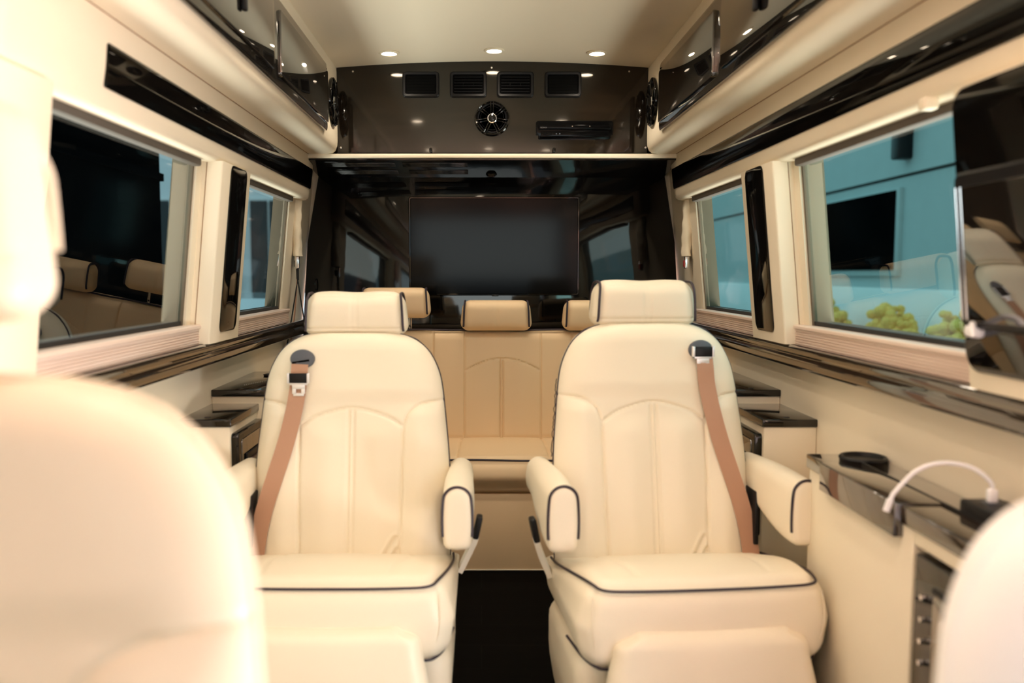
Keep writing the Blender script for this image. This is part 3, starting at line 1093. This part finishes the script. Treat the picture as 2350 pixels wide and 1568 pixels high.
        g = G().ribbon(path, 0.046, 0.0014, (0, -1, 0.1), 5)
        bt = obj('belt_strap', g, 'strap', t)
        # oval guide
        g = G()
        ax = Vector((0, 1, -0.2)).normalized()
        c0 = Vector((b * 0.135, y0 - 0.002, zc + 0.006))
        u = Vector((1, 0, 0))
        v = ax.cross(u).normalized()
        rings = []
        for rr, tt in ((1.0, 0.008), (1.0, -0.004), (0.93, -0.008), (0.6, -0.0095), (0.0, -0.0095)):
            rings.append([c0 + ax * tt + u * (0.034 * rr + 1e-5) * math.cos(a) + v * (0.026 * rr + 1e-5) * math.sin(a) for a in [2 * math.pi * k / 36 for k in range(36)]])
        g.loft(rings)
        gd = obj('belt_guide', g, 'grey_plastic', t)
        obj('slot', G().box((b * 0.139 - 0.024, y0 - 0.0135, 0.9085), (b * 0.139 + 0.024, y0 - 0.009, 0.9145), 0.001, 2, Matrix.Rotation(math.radians(-9), 3, 'Y')), 'void', gd)
        bz = 0.915 if b > 0 else 0.868
        bx = 0.136 if b > 0 else 0.142
        yb = back_front(b * bx, bz, False) - 0.030
        g = G().box((b * bx - 0.024, yb - 0.006, bz - 0.013), (b * bx + 0.024, yb + 0.006, bz + 0.013), 0.002)
        bu = obj('belt_buckle', g, 'plastic', t)
        g = G()
        for dx in (-0.027, 0.027):
            g.box((b * bx + dx - 0.003, yb - 0.007, bz - 0.014), (b * bx + dx + 0.003, yb + 0.006, bz + 0.014), 0.001)
        obj('buckle_frame', g, 'silver', bu)
        g = G()
        w1, w2 = 0.024, 0.0175
        zt = bz - 0.013
        # tongue plate with a slot
        g.box((b * bx - w1, yb - 0.002, zt - 0.006), (b * bx + w1, yb + 0.002, zt + 0.001), 0.0008)
        g.box((b * bx - w2, yb - 0.002, zt - 0.017), (b * bx + w2, yb + 0.002, zt - 0.005), 0.0008)
        g.box((b * bx - w2, yb - 0.002, zt - 0.030), (b * bx - 0.007, yb + 0.002, zt - 0.016), 0.0008)
        g.box((b * bx + 0.007, yb - 0.002, zt - 0.030), (b * bx + w2, yb + 0.002, zt - 0.016), 0.0008)
        g.box((b * bx - w2 + 0.003, yb - 0.002, zt - 0.036), (b * bx + w2 - 0.003, yb + 0.002, zt - 0.028), 0.0008)
        obj('buckle_tongue', g, 'silver', bu)
        # buckle receiver on the aisle side, on a white sleeve
        sx = -b
        g = G().ribbon([(sx * 0.30, 0.07, 0.37), (sx * 0.322, 0.055, 0.42), (sx * 0.338, 0.035, 0.462), (sx * 0.344, 0.03, 0.478)], 0.028, 0.014, (sx, 0, 0), 5)
        st = obj('receiver_sleeve', g, 'sleeve', t)
        rot = Matrix.Rotation(sx * math.radians(12), 3, 'Y')
        g = G().box((sx * 0.347 - 0.008, 0.008, 0.47), (sx * 0.347 + 0.008, 0.046, 0.53), 0.005, 3, rot)
        obj('belt_receiver', g, 'plastic', t)
    t.location = loc
    t.rotation_euler = (0, 0, rz)
    t.scale = scale
    return t


# ------------------------------------------------------------------ rear bench
def bench():
    t = thing('rear_bench', (XC, 3.45, 0), 'cream leather three-seat bench across the back of the van with dark piping', 'bench seat')
    xs0, xs1 = -0.64, 0.74
    vs = [-0.355, -0.205, -0.072, 0.252, 0.383, 0.535]
    dbl = [(0.080, True), (-0.37 - 0.0, False)]
    top = 0.912
    arcs = [(0.090, 0.162), (-0.365, 0.15), (0.545, 0.15)]

    def bfront(x, z):
        y = 3.62 + 0.10 * (z - 0.44)
        T = 0.06
        if z > 0.87:
            T *= math.sqrt(max(0, 1 - ((z - 0.87) / 0.042) ** 2)) * 0.7 + 0.3
        y -= T
        gr = 0
        for sx in (-0.205, -0.072, 0.252, 0.383, -0.515, 0.70):
            gr = max(gr, math.exp(-((x - sx) / 0.003) ** 2))
        for cx, hw in arcs:
            if abs(x - cx) < hw:
                za = 0.793 - 0.053 * (abs(x - cx) / hw) ** 2
                gr = max(gr, math.exp(-((z - za) / 0.003) ** 2))
                if z < 0.793:
                    for q in (-0.006, 0.006):
                        gr = max(gr, math.exp(-((x - cx + 0.005 - q) / 0.003) ** 2))
                y -= 0.006 * math.exp(-((abs(x - cx) - 0.08) / 0.05) ** 2) * (z < za)
        gr = max(gr, 0.9 * math.exp(-((z - 0.462) / 0.003) ** 2))
        y += 0.006 * gr
        y -= 0.004 * math.sin(max(0, min(1, (z - 0.40) / 0.5)) * math.pi)
        return y
    g = G()
    rings = []
    nz, nx = 130, 380
    for i in range(nz + 1):
        z = 0.30 + (top - 0.30) * (1 - (1 - i / nz) ** 1.2)
        T2 = 0.06 * (1 if z < 0.87 else math.sqrt(max(0, 1 - ((z - 0.87) / 0.042) ** 2)) * 0.7 + 0.3)
        ring = [(xs0 + (xs1 - xs0) * j / nx, bfront(xs0 + (xs1 - xs0) * j / nx, z), z) for j in range(nx + 1)]
        yb = 3.62 + 0.10 * (z - 0.44) + T2
        ring += [(xs1, yb, z), (xs0, yb, z)]
        rings.append(ring)
    g.loft(rings)
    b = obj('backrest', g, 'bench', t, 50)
    g = G()
    g.tube([(xs0 + (xs1 - xs0) * k / 14, 3.62, top + 0.002 + 0.0015 * math.sin(k * 2.1)) for k in range(15)], 0.0042, 8, 4)
    obj('piping', g, 'piping', b)
    # seat cushion
    g = G()
    rings = []
    nx = 300
    pr = []
    for i in range(61):
        u = i / 60
        if u < 0.62:
            a = u / 0.62
            pr.append((3.62 - 0.40 * a, 'top', a))
        else:
            pr.append((None, 'front', (u - 0.62) / 0.38))
    for (y, k, a) in pr:
        ring = []
        for j in range(nx + 1):
            x = xs0 + (xs1 - xs0) * j / nx
            if k == 'top':
                z = 0.452 + 0.010 * math.sin(math.pi * min(1, a * 1.1)) - 0.020 * sst(0.1, 0.0, a)
                gr = 0
                for cx, hw in ((0.085, 0.165), (-0.37, 0.165), (0.54, 0.165)):
                    bow = 0.012 * math.sin(a * math.pi / 2)
                    for e in (-1, 1):
                        gr = max(gr, math.exp(-((x - cx - e * (hw + bow)) / 0.004) ** 2))
                    if a < 0.35:
                        gr = max(gr, (1 - a / 0.35) * math.exp(-((x - cx) / 0.004) ** 2))
                    if abs(x - cx) < hw:
                        z += 0.010 * (1 - ((x - cx) / hw) ** 4) * (1 - abs(a - 0.4)) * 0.6
                z -= 0.006 * gr
                yy = y
            else:
                ang = a * math.pi * 0.62
                r = 0.060
                z = 0.430 - 0.075 + 0.075 * math.cos(ang) + 0.018 * sst(0.2, 0, a)
                yy = 3.215 - 0.038 * math.sin(ang) + 0.05 * sst(0.6, 1, a)
                z -= 0.012 * sst(0.5, 1, a)
            ring.append((x, yy, z))
        rings.append(ring)
    rings.append([(p[0], 3.30, 0.285) for p in rings[-1]])
    rings.append([(p[0], 3.62, 0.285) for p in rings[-1]])
    g.grid(rings)
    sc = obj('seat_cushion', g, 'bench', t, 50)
    g = G()
    g.tube([(xs0 + (xs1 - xs0) * k / 14, 3.208, 0.440 + 0.002 * math.sin(k * 1.3)) for k in range(15)], 0.0038, 8, 4)
    obj('piping', g, 'piping', sc)
    # upholstered box base
    g = G()
    prb = [(3.225, 0.0), (3.222, 0.01), (3.225, 0.14), (3.232, 0.285), (3.24, 0.300), (3.30, 0.302), (3.62, 0.302), (3.62, 0.0)]
    g.loft([[(x, y, z) for y, z in prb] for x in (xs0, xs1)])
    obj('base', g, 'bench', t, 50)
    g = G()
    g.tube([(xs0, 3.221, 0.006), (XC, 3.221, 0.006), (xs1, 3.221, 0.006)], 0.003, 6, 3)
    obj('hem', g, 'vinyl', t)

    for cx, cz, nmx in ((0.062, 0.977, 0), (0.492, 0.977, 0), (-0.365, 1.030, 1)):
        def hfn(u, p):
            k = 1 - 0.06 * sst(-1, 1, u.z)
            y = p.y - 0.008 * (1 - u.x ** 4) * (1 - u.z ** 2) * (p.y < 0)
            for q in (-0.006, 0.006):
                if p.y < 0.02:
                    y += 0.0035 * math.exp(-((p.x - q) / 0.003) ** 2)
            return Vector((p.x * k, y, p.z))
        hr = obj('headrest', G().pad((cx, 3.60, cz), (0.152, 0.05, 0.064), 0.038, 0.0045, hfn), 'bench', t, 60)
        g = G()
        for sx in (-1, 1):
            q = []
            for a in range(-35, 200, 18):
                ca, sa = math.cos(math.radians(a)), math.sin(math.radians(a))
                yy = -0.052 * (abs(ca) ** 0.55) * (1 if ca > 0 else -1)
                zz = 0.062 * (abs(sa) ** 0.55) * (1 if sa > 0 else -1)
                q.append((cx + sx * (0.140 - 0.0045 * (1 + sa)), 3.60 + yy, cz + zz))
            obj('piping', G().tube(q, 0.0038, 8, 4), 'piping', hr)
        for sx in (-1, 1):
            obj('headrest_post', G().tube([(cx + sx * 0.06, 3.655, 0.88), (cx + sx * 0.06, 3.63, cz - 0.03)], 0.006, 10, 2), 'chrome', t)


bench()
make_seat((-0.357, 2.125, 0), 0.0, 'cream leather captain chair with belt on the left side, left of the aisle', -1)
make_seat((0.480, 2.085, 0), math.radians(5.5), 'cream leather captain chair with belt on the right side, right of the aisle', 1, scale=(1, 1, 1.03))
make_seat((-0.49, 0.44, 0.075), math.radians(-2), 'large blurred cream seat in the near left foreground', 0, arms=False, hw=0.16, hz=1.13, hx=-0.075, hh=0.098, piped=False, scale=(1.18, 1, 1))
make_seat((0.640, 0.44, -0.022), math.radians(1), 'seat back coloured white as if strongly lit, cut off in the near right corner', 0, 'pale', arms=False, hw=0.10, piped=False)


# ------------------------------------------------------------------ side consoles behind the captain chairs
def console(s, y0, y1, hin, zt, label, rack, holder, chain):
    nm = side_name[s]
    t = thing('side_console', (X(s, (0.9 + hin) / 2), (y0 + y1) / 2, 0), label, 'side console', 'low consoles along the van sides')
    xa, xb = sorted((X(s, 0.902), X(s, hin)))
    obj('body', G().box((xa, y0, 0.0), (xb, y1, zt - 0.022), 0.004), 'vinyl', t)
    e = 0.006
    xo = sorted((X(s, 0.902), X(s, hin - e)))
    tp = obj('worktop', G().box((xo[0], y0 - e, zt - 0.022), (xo[1], y1, zt), 0.003, 3), 'gloss_wood', t)
    if rack:
        xf = X(s, hin)
        g = G()
        g.plate(rrect(y0 + 0.012, y1 - 0.01, 0.40, zt - 0.045, 0.012), 'yz', xf - s * 0.022, xf + s * 0.002, 0.004)
        fr = obj('rack', g, 'gloss_flat', t)
        g = G().plate(rrect(y0 + 0.035, y1 - 0.03, 0.42, zt - 0.065, 0.01), 'yz', xf - s * 0.026, xf - s * 0.018, 0.002)
        obj('rack_panel', g, 'door', fr)
        g = G().box((min(xf - s * 0.028, xf - s * 0.034), y0 + 0.055, 0.40), (max(xf - s * 0.028, xf - s * 0.034), y1 - 0.035, zt - 0.11), 0.001)
        obj('rack_flap', g, 'plastic', fr)
    if holder:
        obj('cup_holder', G().lathe([(0.034, 0.0), (0.036, 0.003), (0.032, 0.004), (0.029, -0.002), (0.0, -0.004)], (X(s, 0.80), y1 - 0.12, zt), (0, 0, 1), 32), 'plastic', tp)
    g = G()
    g.lathe([(0, 0.001), (0.008, 0.001), (0.009, 0)], (X(s, (0.9 + hin) / 2), y0 + 0.03, zt), (0, 0, 1), 16)
    obj('lid_button', g, 'plastic', tp)
    if chain:
        g = G()
        for k in range(26):
            a = k / 25
            g.lathe([(0, -0.0016), (0.0016, 0), (0, 0.0016)], (X(s, 0.825) + s * -0.10 * a * 0.9, y0 + 0.10 + 0.22 * a, zt + 0.002), (0, 0, 1), 6)
        tag(obj('bead_chain', g, 'silver'), 'thin silver bead chain lying on the rear left console top', 'chain')
    return t


console(-1, 2.375, 2.672, 0.758, 0.742, 'black-topped cream console by the left wall, nearer and lower of two', True, False, False)
console(-1, 2.674, 3.18, 0.735, 0.786, 'black-topped console by the left wall, farther and higher one with a cup recess', False, True, True)
console(1, 2.375, 2.672, 0.752, 0.742, 'black-topped cream console by the right wall, nearer and lower of two', True, False, False)
console(1, 2.674, 3.18, 0.735, 0.786, 'black-topped console by the right wall, farther and higher one behind the chair', False, False, False)
# magazine standing in the left rack
g = G()
xf = X(-1, 0.758) + 0.036
g.box((xf, 2.46, 0.48), (xf + 0.006, 2.66, 0.615), 0.001, 1)
mg = tag(obj('magazine', g, 'maroon'), 'dark magazine with a blue edge in the rack of the near left console', 'magazine')

# small console end beside the foreground seat, left
t = thing('side_cabinet', (-0.76, 1.45, 0), 'pale cream low cabinet by the left wall, half hidden by the foreground seat', 'cabinet')
obj('body', G().box((X(-1, 0.90), 1.15, 0), (X(-1, 0.720), 1.84, 0.705), 0.02, 4), 'vinyl', t)
obj('lid', G().box((X(-1, 0.90), 1.14, 0.705), (X(-1, 0.716), 1.85, 0.720), 0.006, 3), 'vinyl', t)

# ------------------------------------------------------------------ galley cabinet at the right
t = thing('galley_cabinet', (0.87, 1.5, 0), 'tall cream cabinet with brown lacquered top and built-in oven at the right wall', 'cabinet')
gx = 0.795
wx = X(1, 0.90)
g = G()
g.box((gx, 1.53, 0.0), (wx, 2.03, 0.683), 0.004)
g.box((gx, 1.02, 0.655), (wx, 1.53, 0.683), 0.003)
g.box((gx, 1.02, 0.0), (wx, 1.53, 0.12), 0.003)
g.box((gx + 0.12, 1.02, 0.12), (wx, 1.53, 0.655))
obj('body', g, 'vinyl', t)
g = G().box((gx - 0.006, 1.02, 0.683), (wx, 2.036, 0.716), 0.003, 3)
tp = obj('worktop', g, 'ledge', t)
g = G().box((gx - 0.018, 1.57, 0.655), (gx + 0.075, 1.925, 0.720), 0.003, 3)
fl = obj('folding_table', g, 'ledge', t)
g = G()
g.box((gx + 0.074, 1.25, 0.7165), (gx + 0.078, 1.92, 0.7215), 0.0005, 1)
obj('hinge', g, 'plastic', fl)
obj('cup_holder', G().lathe([(0.052, 0.0), (0.054, 0.005), (0.050, 0.010), (0.045, 0.009), (0.042, 0.002), (0.040, 0.0015), (0.0, 0.0015)], (0.895, 1.965, 0.716), (0, 0, 1), 40), 'plastic', tp)
# built-in oven
t2 = thing('oven', (gx, 1.2, 0.30), 'built-in dark framed oven with a pale reflective door in the right cabinet', 'oven')
obj('housing', G().box((gx - 0.004, 1.05, 0.34), (gx + 0.11, 1.515, 0.645), 0.006, 3), 'gloss_flat', t2)
g = G().plate(rrect(1.07, 1.43, 0.36, 0.60, 0.015), 'yz', gx - 0.016, gx + 0.0, 0.003)
d = obj('door', g, 'door', t2)
g = G().plate(rrect(1.09, 1.405, 0.385, 0.565, 0.01), 'yz', gx - 0.019, gx - 0.012, 0.001)
obj('door_window', g, 'micro', d)
g = G().tube([(gx - 0.028, 1.40, 0.615), (gx - 0.030, 1.2, 0.615), (gx - 0.028, 1.1, 0.615)], 0.006, 8, 3)
obj('handle', g, 'plastic', d)
for z in (0.575, 0.535, 0.495, 0.455):
    obj('knob', G().lathe([(0.0, -0.006), (0.005, -0.006), (0.006, 0.0)], (gx - 0.006, 1.475, z), (1, 0, 0), 16), 'chrome', t2)
t2 = thing('drawer_fridge', (gx, 1.2, 0.13), 'black-fronted fridge with dark handle below the oven in the right cabinet', 'fridge')
obj('housing', G().box((gx - 0.004, 1.05, 0.13), (gx + 0.11, 1.515, 0.332), 0.006, 3), 'gloss_flat', t2)
obj('door', G().plate(rrect(1.07, 1.49, 0.14, 0.322, 0.01), 'yz', gx - 0.014, gx, 0.003), 'micro', t2)
obj('handle', G().box((gx - 0.03, 1.43, 0.16), (gx - 0.012, 1.455, 0.30), 0.005), 'plastic', t2)
# charger block and white cable
CH = Vector((0.905, 1.49, 0.716))
t2 = thing('charger', CH, 'black charger block on the galley cabinet top at the right', 'charger')
obj('body', G().box((CH.x - 0.035, CH.y - 0.075, CH.z), (CH.x + 0.04, CH.y + 0.03, CH.z + 0.028), 0.005, 3), 'plastic', t2)
obj('socket', G().box((CH.x - 0.012, CH.y - 0.02, CH.z + 0.027), (CH.x + 0.012, CH.y + 0.006, CH.z + 0.030), 0.001), 'grey_plastic', t2)
t2 = thing('charging_cable', (CH.x, CH.y, CH.z + 0.03), 'short white charging cable arching from the charger over the cabinet edge', 'cable')
obj('cord', G().tube([(CH.x, CH.y - 0.01, CH.z + 0.052), (CH.x - 0.004, CH.y - 0.01, CH.z + 0.068), (CH.x - 0.03, CH.y + 0.005, CH.z + 0.090), (CH.x - 0.075, CH.y + 0.02, CH.z + 0.095), (CH.x - 0.115, CH.y + 0.03, CH.z + 0.078), (CH.x - 0.15, CH.y + 0.035, CH.z + 0.038), (CH.x - 0.158, CH.y + 0.035, CH.z + 0.022)], 0.0042, 10, 8), 'white', t2)
obj('plug', G().box((CH.x - 0.009, CH.y - 0.017, CH.z + 0.030), (CH.x + 0.009, CH.y - 0.003, CH.z + 0.056), 0.005, 3), 'white', t2)
obj('connector', G().tube([(CH.x - 0.158, CH.y + 0.035, CH.z + 0.024), (CH.x - 0.165, CH.y + 0.035, CH.z + 0.002)], 0.006, 10, 3), 'white', t2)

# ------------------------------------------------------------------ near pillars
# left: cream pillar next to the near window
g = G()
rings = []
for z in (0.0, 0.95, 1.48):
    hi = 0.835 - tumble(z)
    q = [(0.92, 1.10), (hi + 0.02, 1.10), (hi, 1.12), (hi, 1.49), (hi + 0.006, 1.503), (hi + 0.02, 1.508), (0.92, 1.508)]
    rings.append([(X(-1, h), y, z) for h, y in q])
g.loft(rings)
struct('trim_10', g, 'vinyl', 50)
# right: pillar with glossy black panel
g = G()
rings = []
for z in (0.946, 1.2, 1.475):
    hi = 0.835 - tumble(z)
    q = [(0.92, 1.02), (hi + 0.01, 1.02), (hi, 1.03), (hi, 1.52), (hi + 0.004, 1.528), (hi + 0.012, 1.532), (0.92, 1.532)]
    rings.append([(X(1, h), y, z) for h, y in q])
g.loft(rings)
pr_ = struct('trim_11', g, 'vinyl', 50)
t = thing('pillar_panel', (X(1, 0.835), 1.28, 0.98), 'tall glossy black panel with a framed screen on the near right pillar', 'panel')


def leanplate(y0, y1, z0, z1, r, h0, h1, bev, s=1):
    g = G()
    rings = []
    cy, cz = (y0 + y1) / 2, (z0 + z1) / 2
    for sh, h in ((bev, h0), (0.0, h0 + bev), (0.0, h1)):
        ring = []
        for y, z in rrect(y0, y1, z0, z1, r):
            zz = z - math.copysign(sh, z - cz)
            ring.append((X(s, h - tumble(zz)), y - math.copysign(sh, y - cy), zz))
        rings.append(ring)
    return g.loft(rings)


obj('panel', leanplate(1.04, 1.522, 0.978, 1.47, 0.035, 0.829, 0.838, 0.003), 'gloss_flat', t)
fr = obj('screen_frame', leanplate(1.05, 1.505, 1.055, 1.325, 0.012, 0.815, 0.830, 0.005), 'plastic', t)
obj('screen', leanplate(1.06, 1.478, 1.068, 1.30, 0.004, 0.8135, 0.820, 0.001), 'door', fr)
g = G()
for yy in (1.4985, 1.484):
    obj('chrome_strip', G().tube([(X(1, 0.815 - tumble(z)), yy, z) for z in (1.07, 1.18, 1.30)], 0.0015, 8, 3), 'chrome', fr)
t = thing('coat_hook', (X(1, 0.82), 1.47, 1.05), 'small white hook below the framed screen on the near right pillar', 'hook')
obj('base', G().pad((X(1, 0.812), 1.475, 1.052), (0.010, 0.020, 0.012), 0.008, 0.004), 'white', t)
obj('arm', G().tube([(X(1, 0.805), 1.465, 1.055), (X(1, 0.79), 1.445, 1.066), (X(1, 0.782), 1.43, 1.058), (X(1, 0.782), 1.425, 1.045)], 0.005, 10, 5), 'white', t)
g = G()
g.box((X(1, 0.772), 1.598, 1.455), (X(1, 0.80), 1.625, 1.478), 0.005, 3)
tag(obj('blind_clip', g, 'vinyl'), 'small cream clip under the right valance by the near window', 'clip')


# ------------------------------------------------------------------ shoulder belts at the rear side walls
def shoulder_belt(s, label):
    x = X(s, 0.872)
    t = thing('shoulder_belt', (x, 3.78, 1.22), label, 'seat belt', 'rear shoulder belts')
    g = G()
    rings = []
    for k in range(16):
        z = 1.475 - 0.245 * k / 15
        wv = 0.030 + 0.004 * math.sin(k * 0.9)
        xx = x + s * 0.05 * -tumble(z) - s * 0.03 * k / 15 * 0 + 0.002 * math.sin(k * 1.7)
        ring = []
        for a in range(16):
            an = 2 * math.pi * a / 16
            fold = 1 + 0.18 * math.cos(3 * an + k * 0.3)
            ring.append((xx - s * 0.018 + 0.020 * math.cos(an) * fold, 3.74 + wv * math.sin(an), z))
        rings.append(ring)
    g.loft(rings)
    obj('sleeve', g, 'vinyl', t, 60)
    g = G().box((x - s * 0.02 - 0.010, 3.725, 1.175), (x - s * 0.02 + 0.010, 3.745, 1.232), 0.004, 3)
    bu = obj('buckle', g, 'chrome', t)
    obj('release_button', G().box((x - s * 0.02 - 0.013, 3.728, 1.182), (x - s * 0.02 + 0.006, 3.748, 1.212), 0.003, 2), 'red' if s > 0 else 'plastic', bu)
    if s < 0:
        g = G()
        x0 = x + 0.02
        g.tube([(x0, 3.735, 1.18), (x0, 3.735, 1.125)], 0.006, 8, 2)
        g.tube([(x0, 3.735, 1.13), (x0 - 0.012, 3.69, 1.0), (x0 - 0.03, 3.60, 0.80)], 0.0028, 8, 4)
        g.tube([(x0, 3.735, 1.13), (x0 + 0.02, 3.74, 0.98), (x0 + 0.05, 3.74, 0.80)], 0.0028, 8, 4)
        obj('cord', g, 'plastic', t)
        g = G().ribbon([(x0 - 0.003, 3.742, 1.14), (x0 - 0.008, 3.70, 0.98), (x0 - 0.02, 3.63, 0.80)], 0.018, 0.002, (1, 0, 0), 4)
        obj('strap', g, 'strap', t)


shoulder_belt(-1, 'cream sleeved shoulder belt with chrome buckle and cords at the rear left window')
shoulder_belt(1, 'cream sleeved shoulder belt with chrome buckle and red button at the rear right window')

# ------------------------------------------------------------------ outside
GZ = -0.55
struct('trim_12', G().box((-40, -20, GZ - 0.05), (40, 45, GZ)), 'asphalt')
# right: pale building with a dark window
bl = thing('building', (9.2, 20, GZ), 'pale rendered building with a dark window seen through the right windows', 'building')
obj('facade', G().box((9.0, 4.0, GZ), (10.0, 60, 3.21)), 'wall_out', bl)
obj('parapet', G().box((8.94, 4.0, 3.27), (10.0, 60, 6.2)), 'wall_out', bl)
w_ = obj('window_frame', G().box((8.9, 18.3, 1.11), (9.02, 22.6, 3.01), 0.02), 'wall_out', bl)
obj('pane', G().box((8.86, 18.42, 1.25), (8.92, 22.5, 2.95)), 'dark_out', w_)
obj('plinth', G().box((8.8, 4.0, GZ), (9.0, 60, 0.85), 0.02), 'wall_light', bl)
g = G()
g.box((8.62, 17.86, 3.55), (8.98, 18.2, 4.75), 0.05)
g.box((8.56, 17.76, 4.3), (8.98, 18.24, 4.75), 0.05)
tag(obj('wall_lamp', g, 'plastic'), 'tall dark wall lamp on the pale building outside the right window', 'wall lamp')
for k, (y, hgt) in enumerate(((19.4, 0.35), (16.6, 0.42), (14.2, 0.38))):
    t = thing('flower_planter', (8.0, y, GZ), 'white planter of yellow flowers by the pale building, %s' % ('farthest one', 'middle one', 'nearest one')[k], 'planter', 'planters of yellow flowers outside')
    obj('pot', G().box((7.7, y - 0.6, GZ), (8.3, y + 0.6, 0.0), 0.04), 'planter', t)
    g = G()
    for i in range(70):
        a, b = random.random(), random.random()
        hh = 1 - (2 * b - 1) ** 2
        c = (7.75 + 0.5 * a, y - 0.55 + 1.1 * b, 0.02 + random.random() * 0.5 * hh)
        r = 0.07 + random.random() * 0.06
        g.lathe([(0, -r), (r * 0.8, -r * 0.5), (r, 0), (r * 0.8, r * 0.5), (0, r)], c, (random.random(), random.random(), 1), 7)
    obj('flowers', g, 'yellow', t)
# tree with a branch hanging into view
t = thing('tree', (7.4, 10.2, GZ), 'dark leafy tree branch hanging outside the right window', 'tree')
g = G().tube([(7.4, 10.2, GZ), (7.35, 10.2, 2.2), (7.2, 10.6, 4.2), (6.8, 12.4, 5.1), (6.6, 14.6, 4.9), (6.6, 16, 4.6)], 0.06, 8, 6)
g.tube([(6.8, 12.4, 5.1), (6.7, 13.4, 4.5), (6.7, 14.4, 4.0)], 0.02, 6, 5)
obj('trunk', g, 'bark', t)
g = G()
for i in range(420):
    a = random.random()
    c = Vector((6.7 + random.uniform(-0.5, 0.5), 11.4 + 4.4 * a, 4.95 - 0.35 * a + random.uniform(-0.75, 0.4) * random.random()))
    d = Vector((random.uniform(-1, 1), random.uniform(-1, 1), random.uniform(-1, 0.3))).normalized()
    e = d.orthogonal().normalized() * 0.045
    L = 0.14 + 0.10 * random.random()
    g.add([c, c + d * L / 2 + e, c + d * L, c + d * L / 2 - e], [(0, 1, 2, 3)])
lv = obj('foliage', g, 'leaf', t)
lv['kind'] = 'stuff'
# left: dark clad building close by, paler one behind it
db = thing('dark_building', (-3.2, 3, GZ), 'dark clad building filling the near left window', 'building')
obj('facade', G().box((-3.4, -2.0, GZ), (-2.6, 6.95, 4.2)), 'dark_out', db)
obj('cladding_rail', G().box((-2.61, -2.0, 1.9), (-2.57, 6.96, 1.96)), 'dark_out', db)
pb = thing('far_building', (-7, 20, GZ), 'light building with window bars seen past the dark one on the left', 'building')
obj('facade', G().box((-14, 21, GZ), (-2, 22, 7)), 'wall_light', pb)
for x in (-7.6, -6.4, -5.2, -4.1):
    f_ = obj('window_frame', G().box((x - 0.5, 20.94, 0.6), (x + 0.5, 21.02, 3.0)), 'planter', pb)
    obj('pane', G().box((x - 0.44, 20.9, 0.66), (x - 0.03, 20.96, 2.94)), 'gloss_flat', f_)
    obj('pane', G().box((x + 0.03, 20.9, 0.66), (x + 0.44, 20.96, 2.94)), 'gloss_flat', f_)


def car(x, y, label):
    t = thing('car', (x, y, GZ), label, 'car')
    side = [(-2.15, 0.35), (-2.1, 0.75), (-1.9, 0.92), (-1.1, 0.98), (-0.6, 1.40), (0.6, 1.45), (1.25, 1.02), (2.0, 0.92), (2.15, 0.7), (2.15, 0.35)]
    g = G()
    rings = []
    for xx, k in ((-0.85, 0.90), (-0.80, 1.0), (0.80, 1.0), (0.85, 0.90)):
        rings.append([(x + xx * (1 if z < 1.0 else 0.86), y + yy * (k if k == 1 else 0.98), GZ + 0.3 + (z - 0.3) * (1 if k == 1 else 0.97)) for yy, z in side])
    g.loft(rings)
    obj('body', g, 'car_paint', t)
    g = G()
    for sx in (-0.80, 0.80):
        g.loft([[(x + sx * (1 if z < 1 else 0.875) * q, y + yy, GZ + z) for yy, z in ((-0.95, 1.0), (-0.55, 1.33), (0.52, 1.37), (1.0, 1.03))] for q in (0.99, 1.02)])
    obj('side_glass', g, 'gloss_flat', t)
    for sx in (-0.78, 0.78):
        for sy in (-1.35, 1.35):
            obj('wheel', G().lathe([(0.0, -0.1), (0.2, -0.1), (0.31, -0.08), (0.33, 0), (0.31, 0.08), (0.2, 0.1), (0, 0.1)], (x + sx, y + sy, GZ + 0.33), (1, 0, 0), 28), 'rubber', t)


car(-3.1, 11.2, 'pale teal parked car seen through the rear left window')
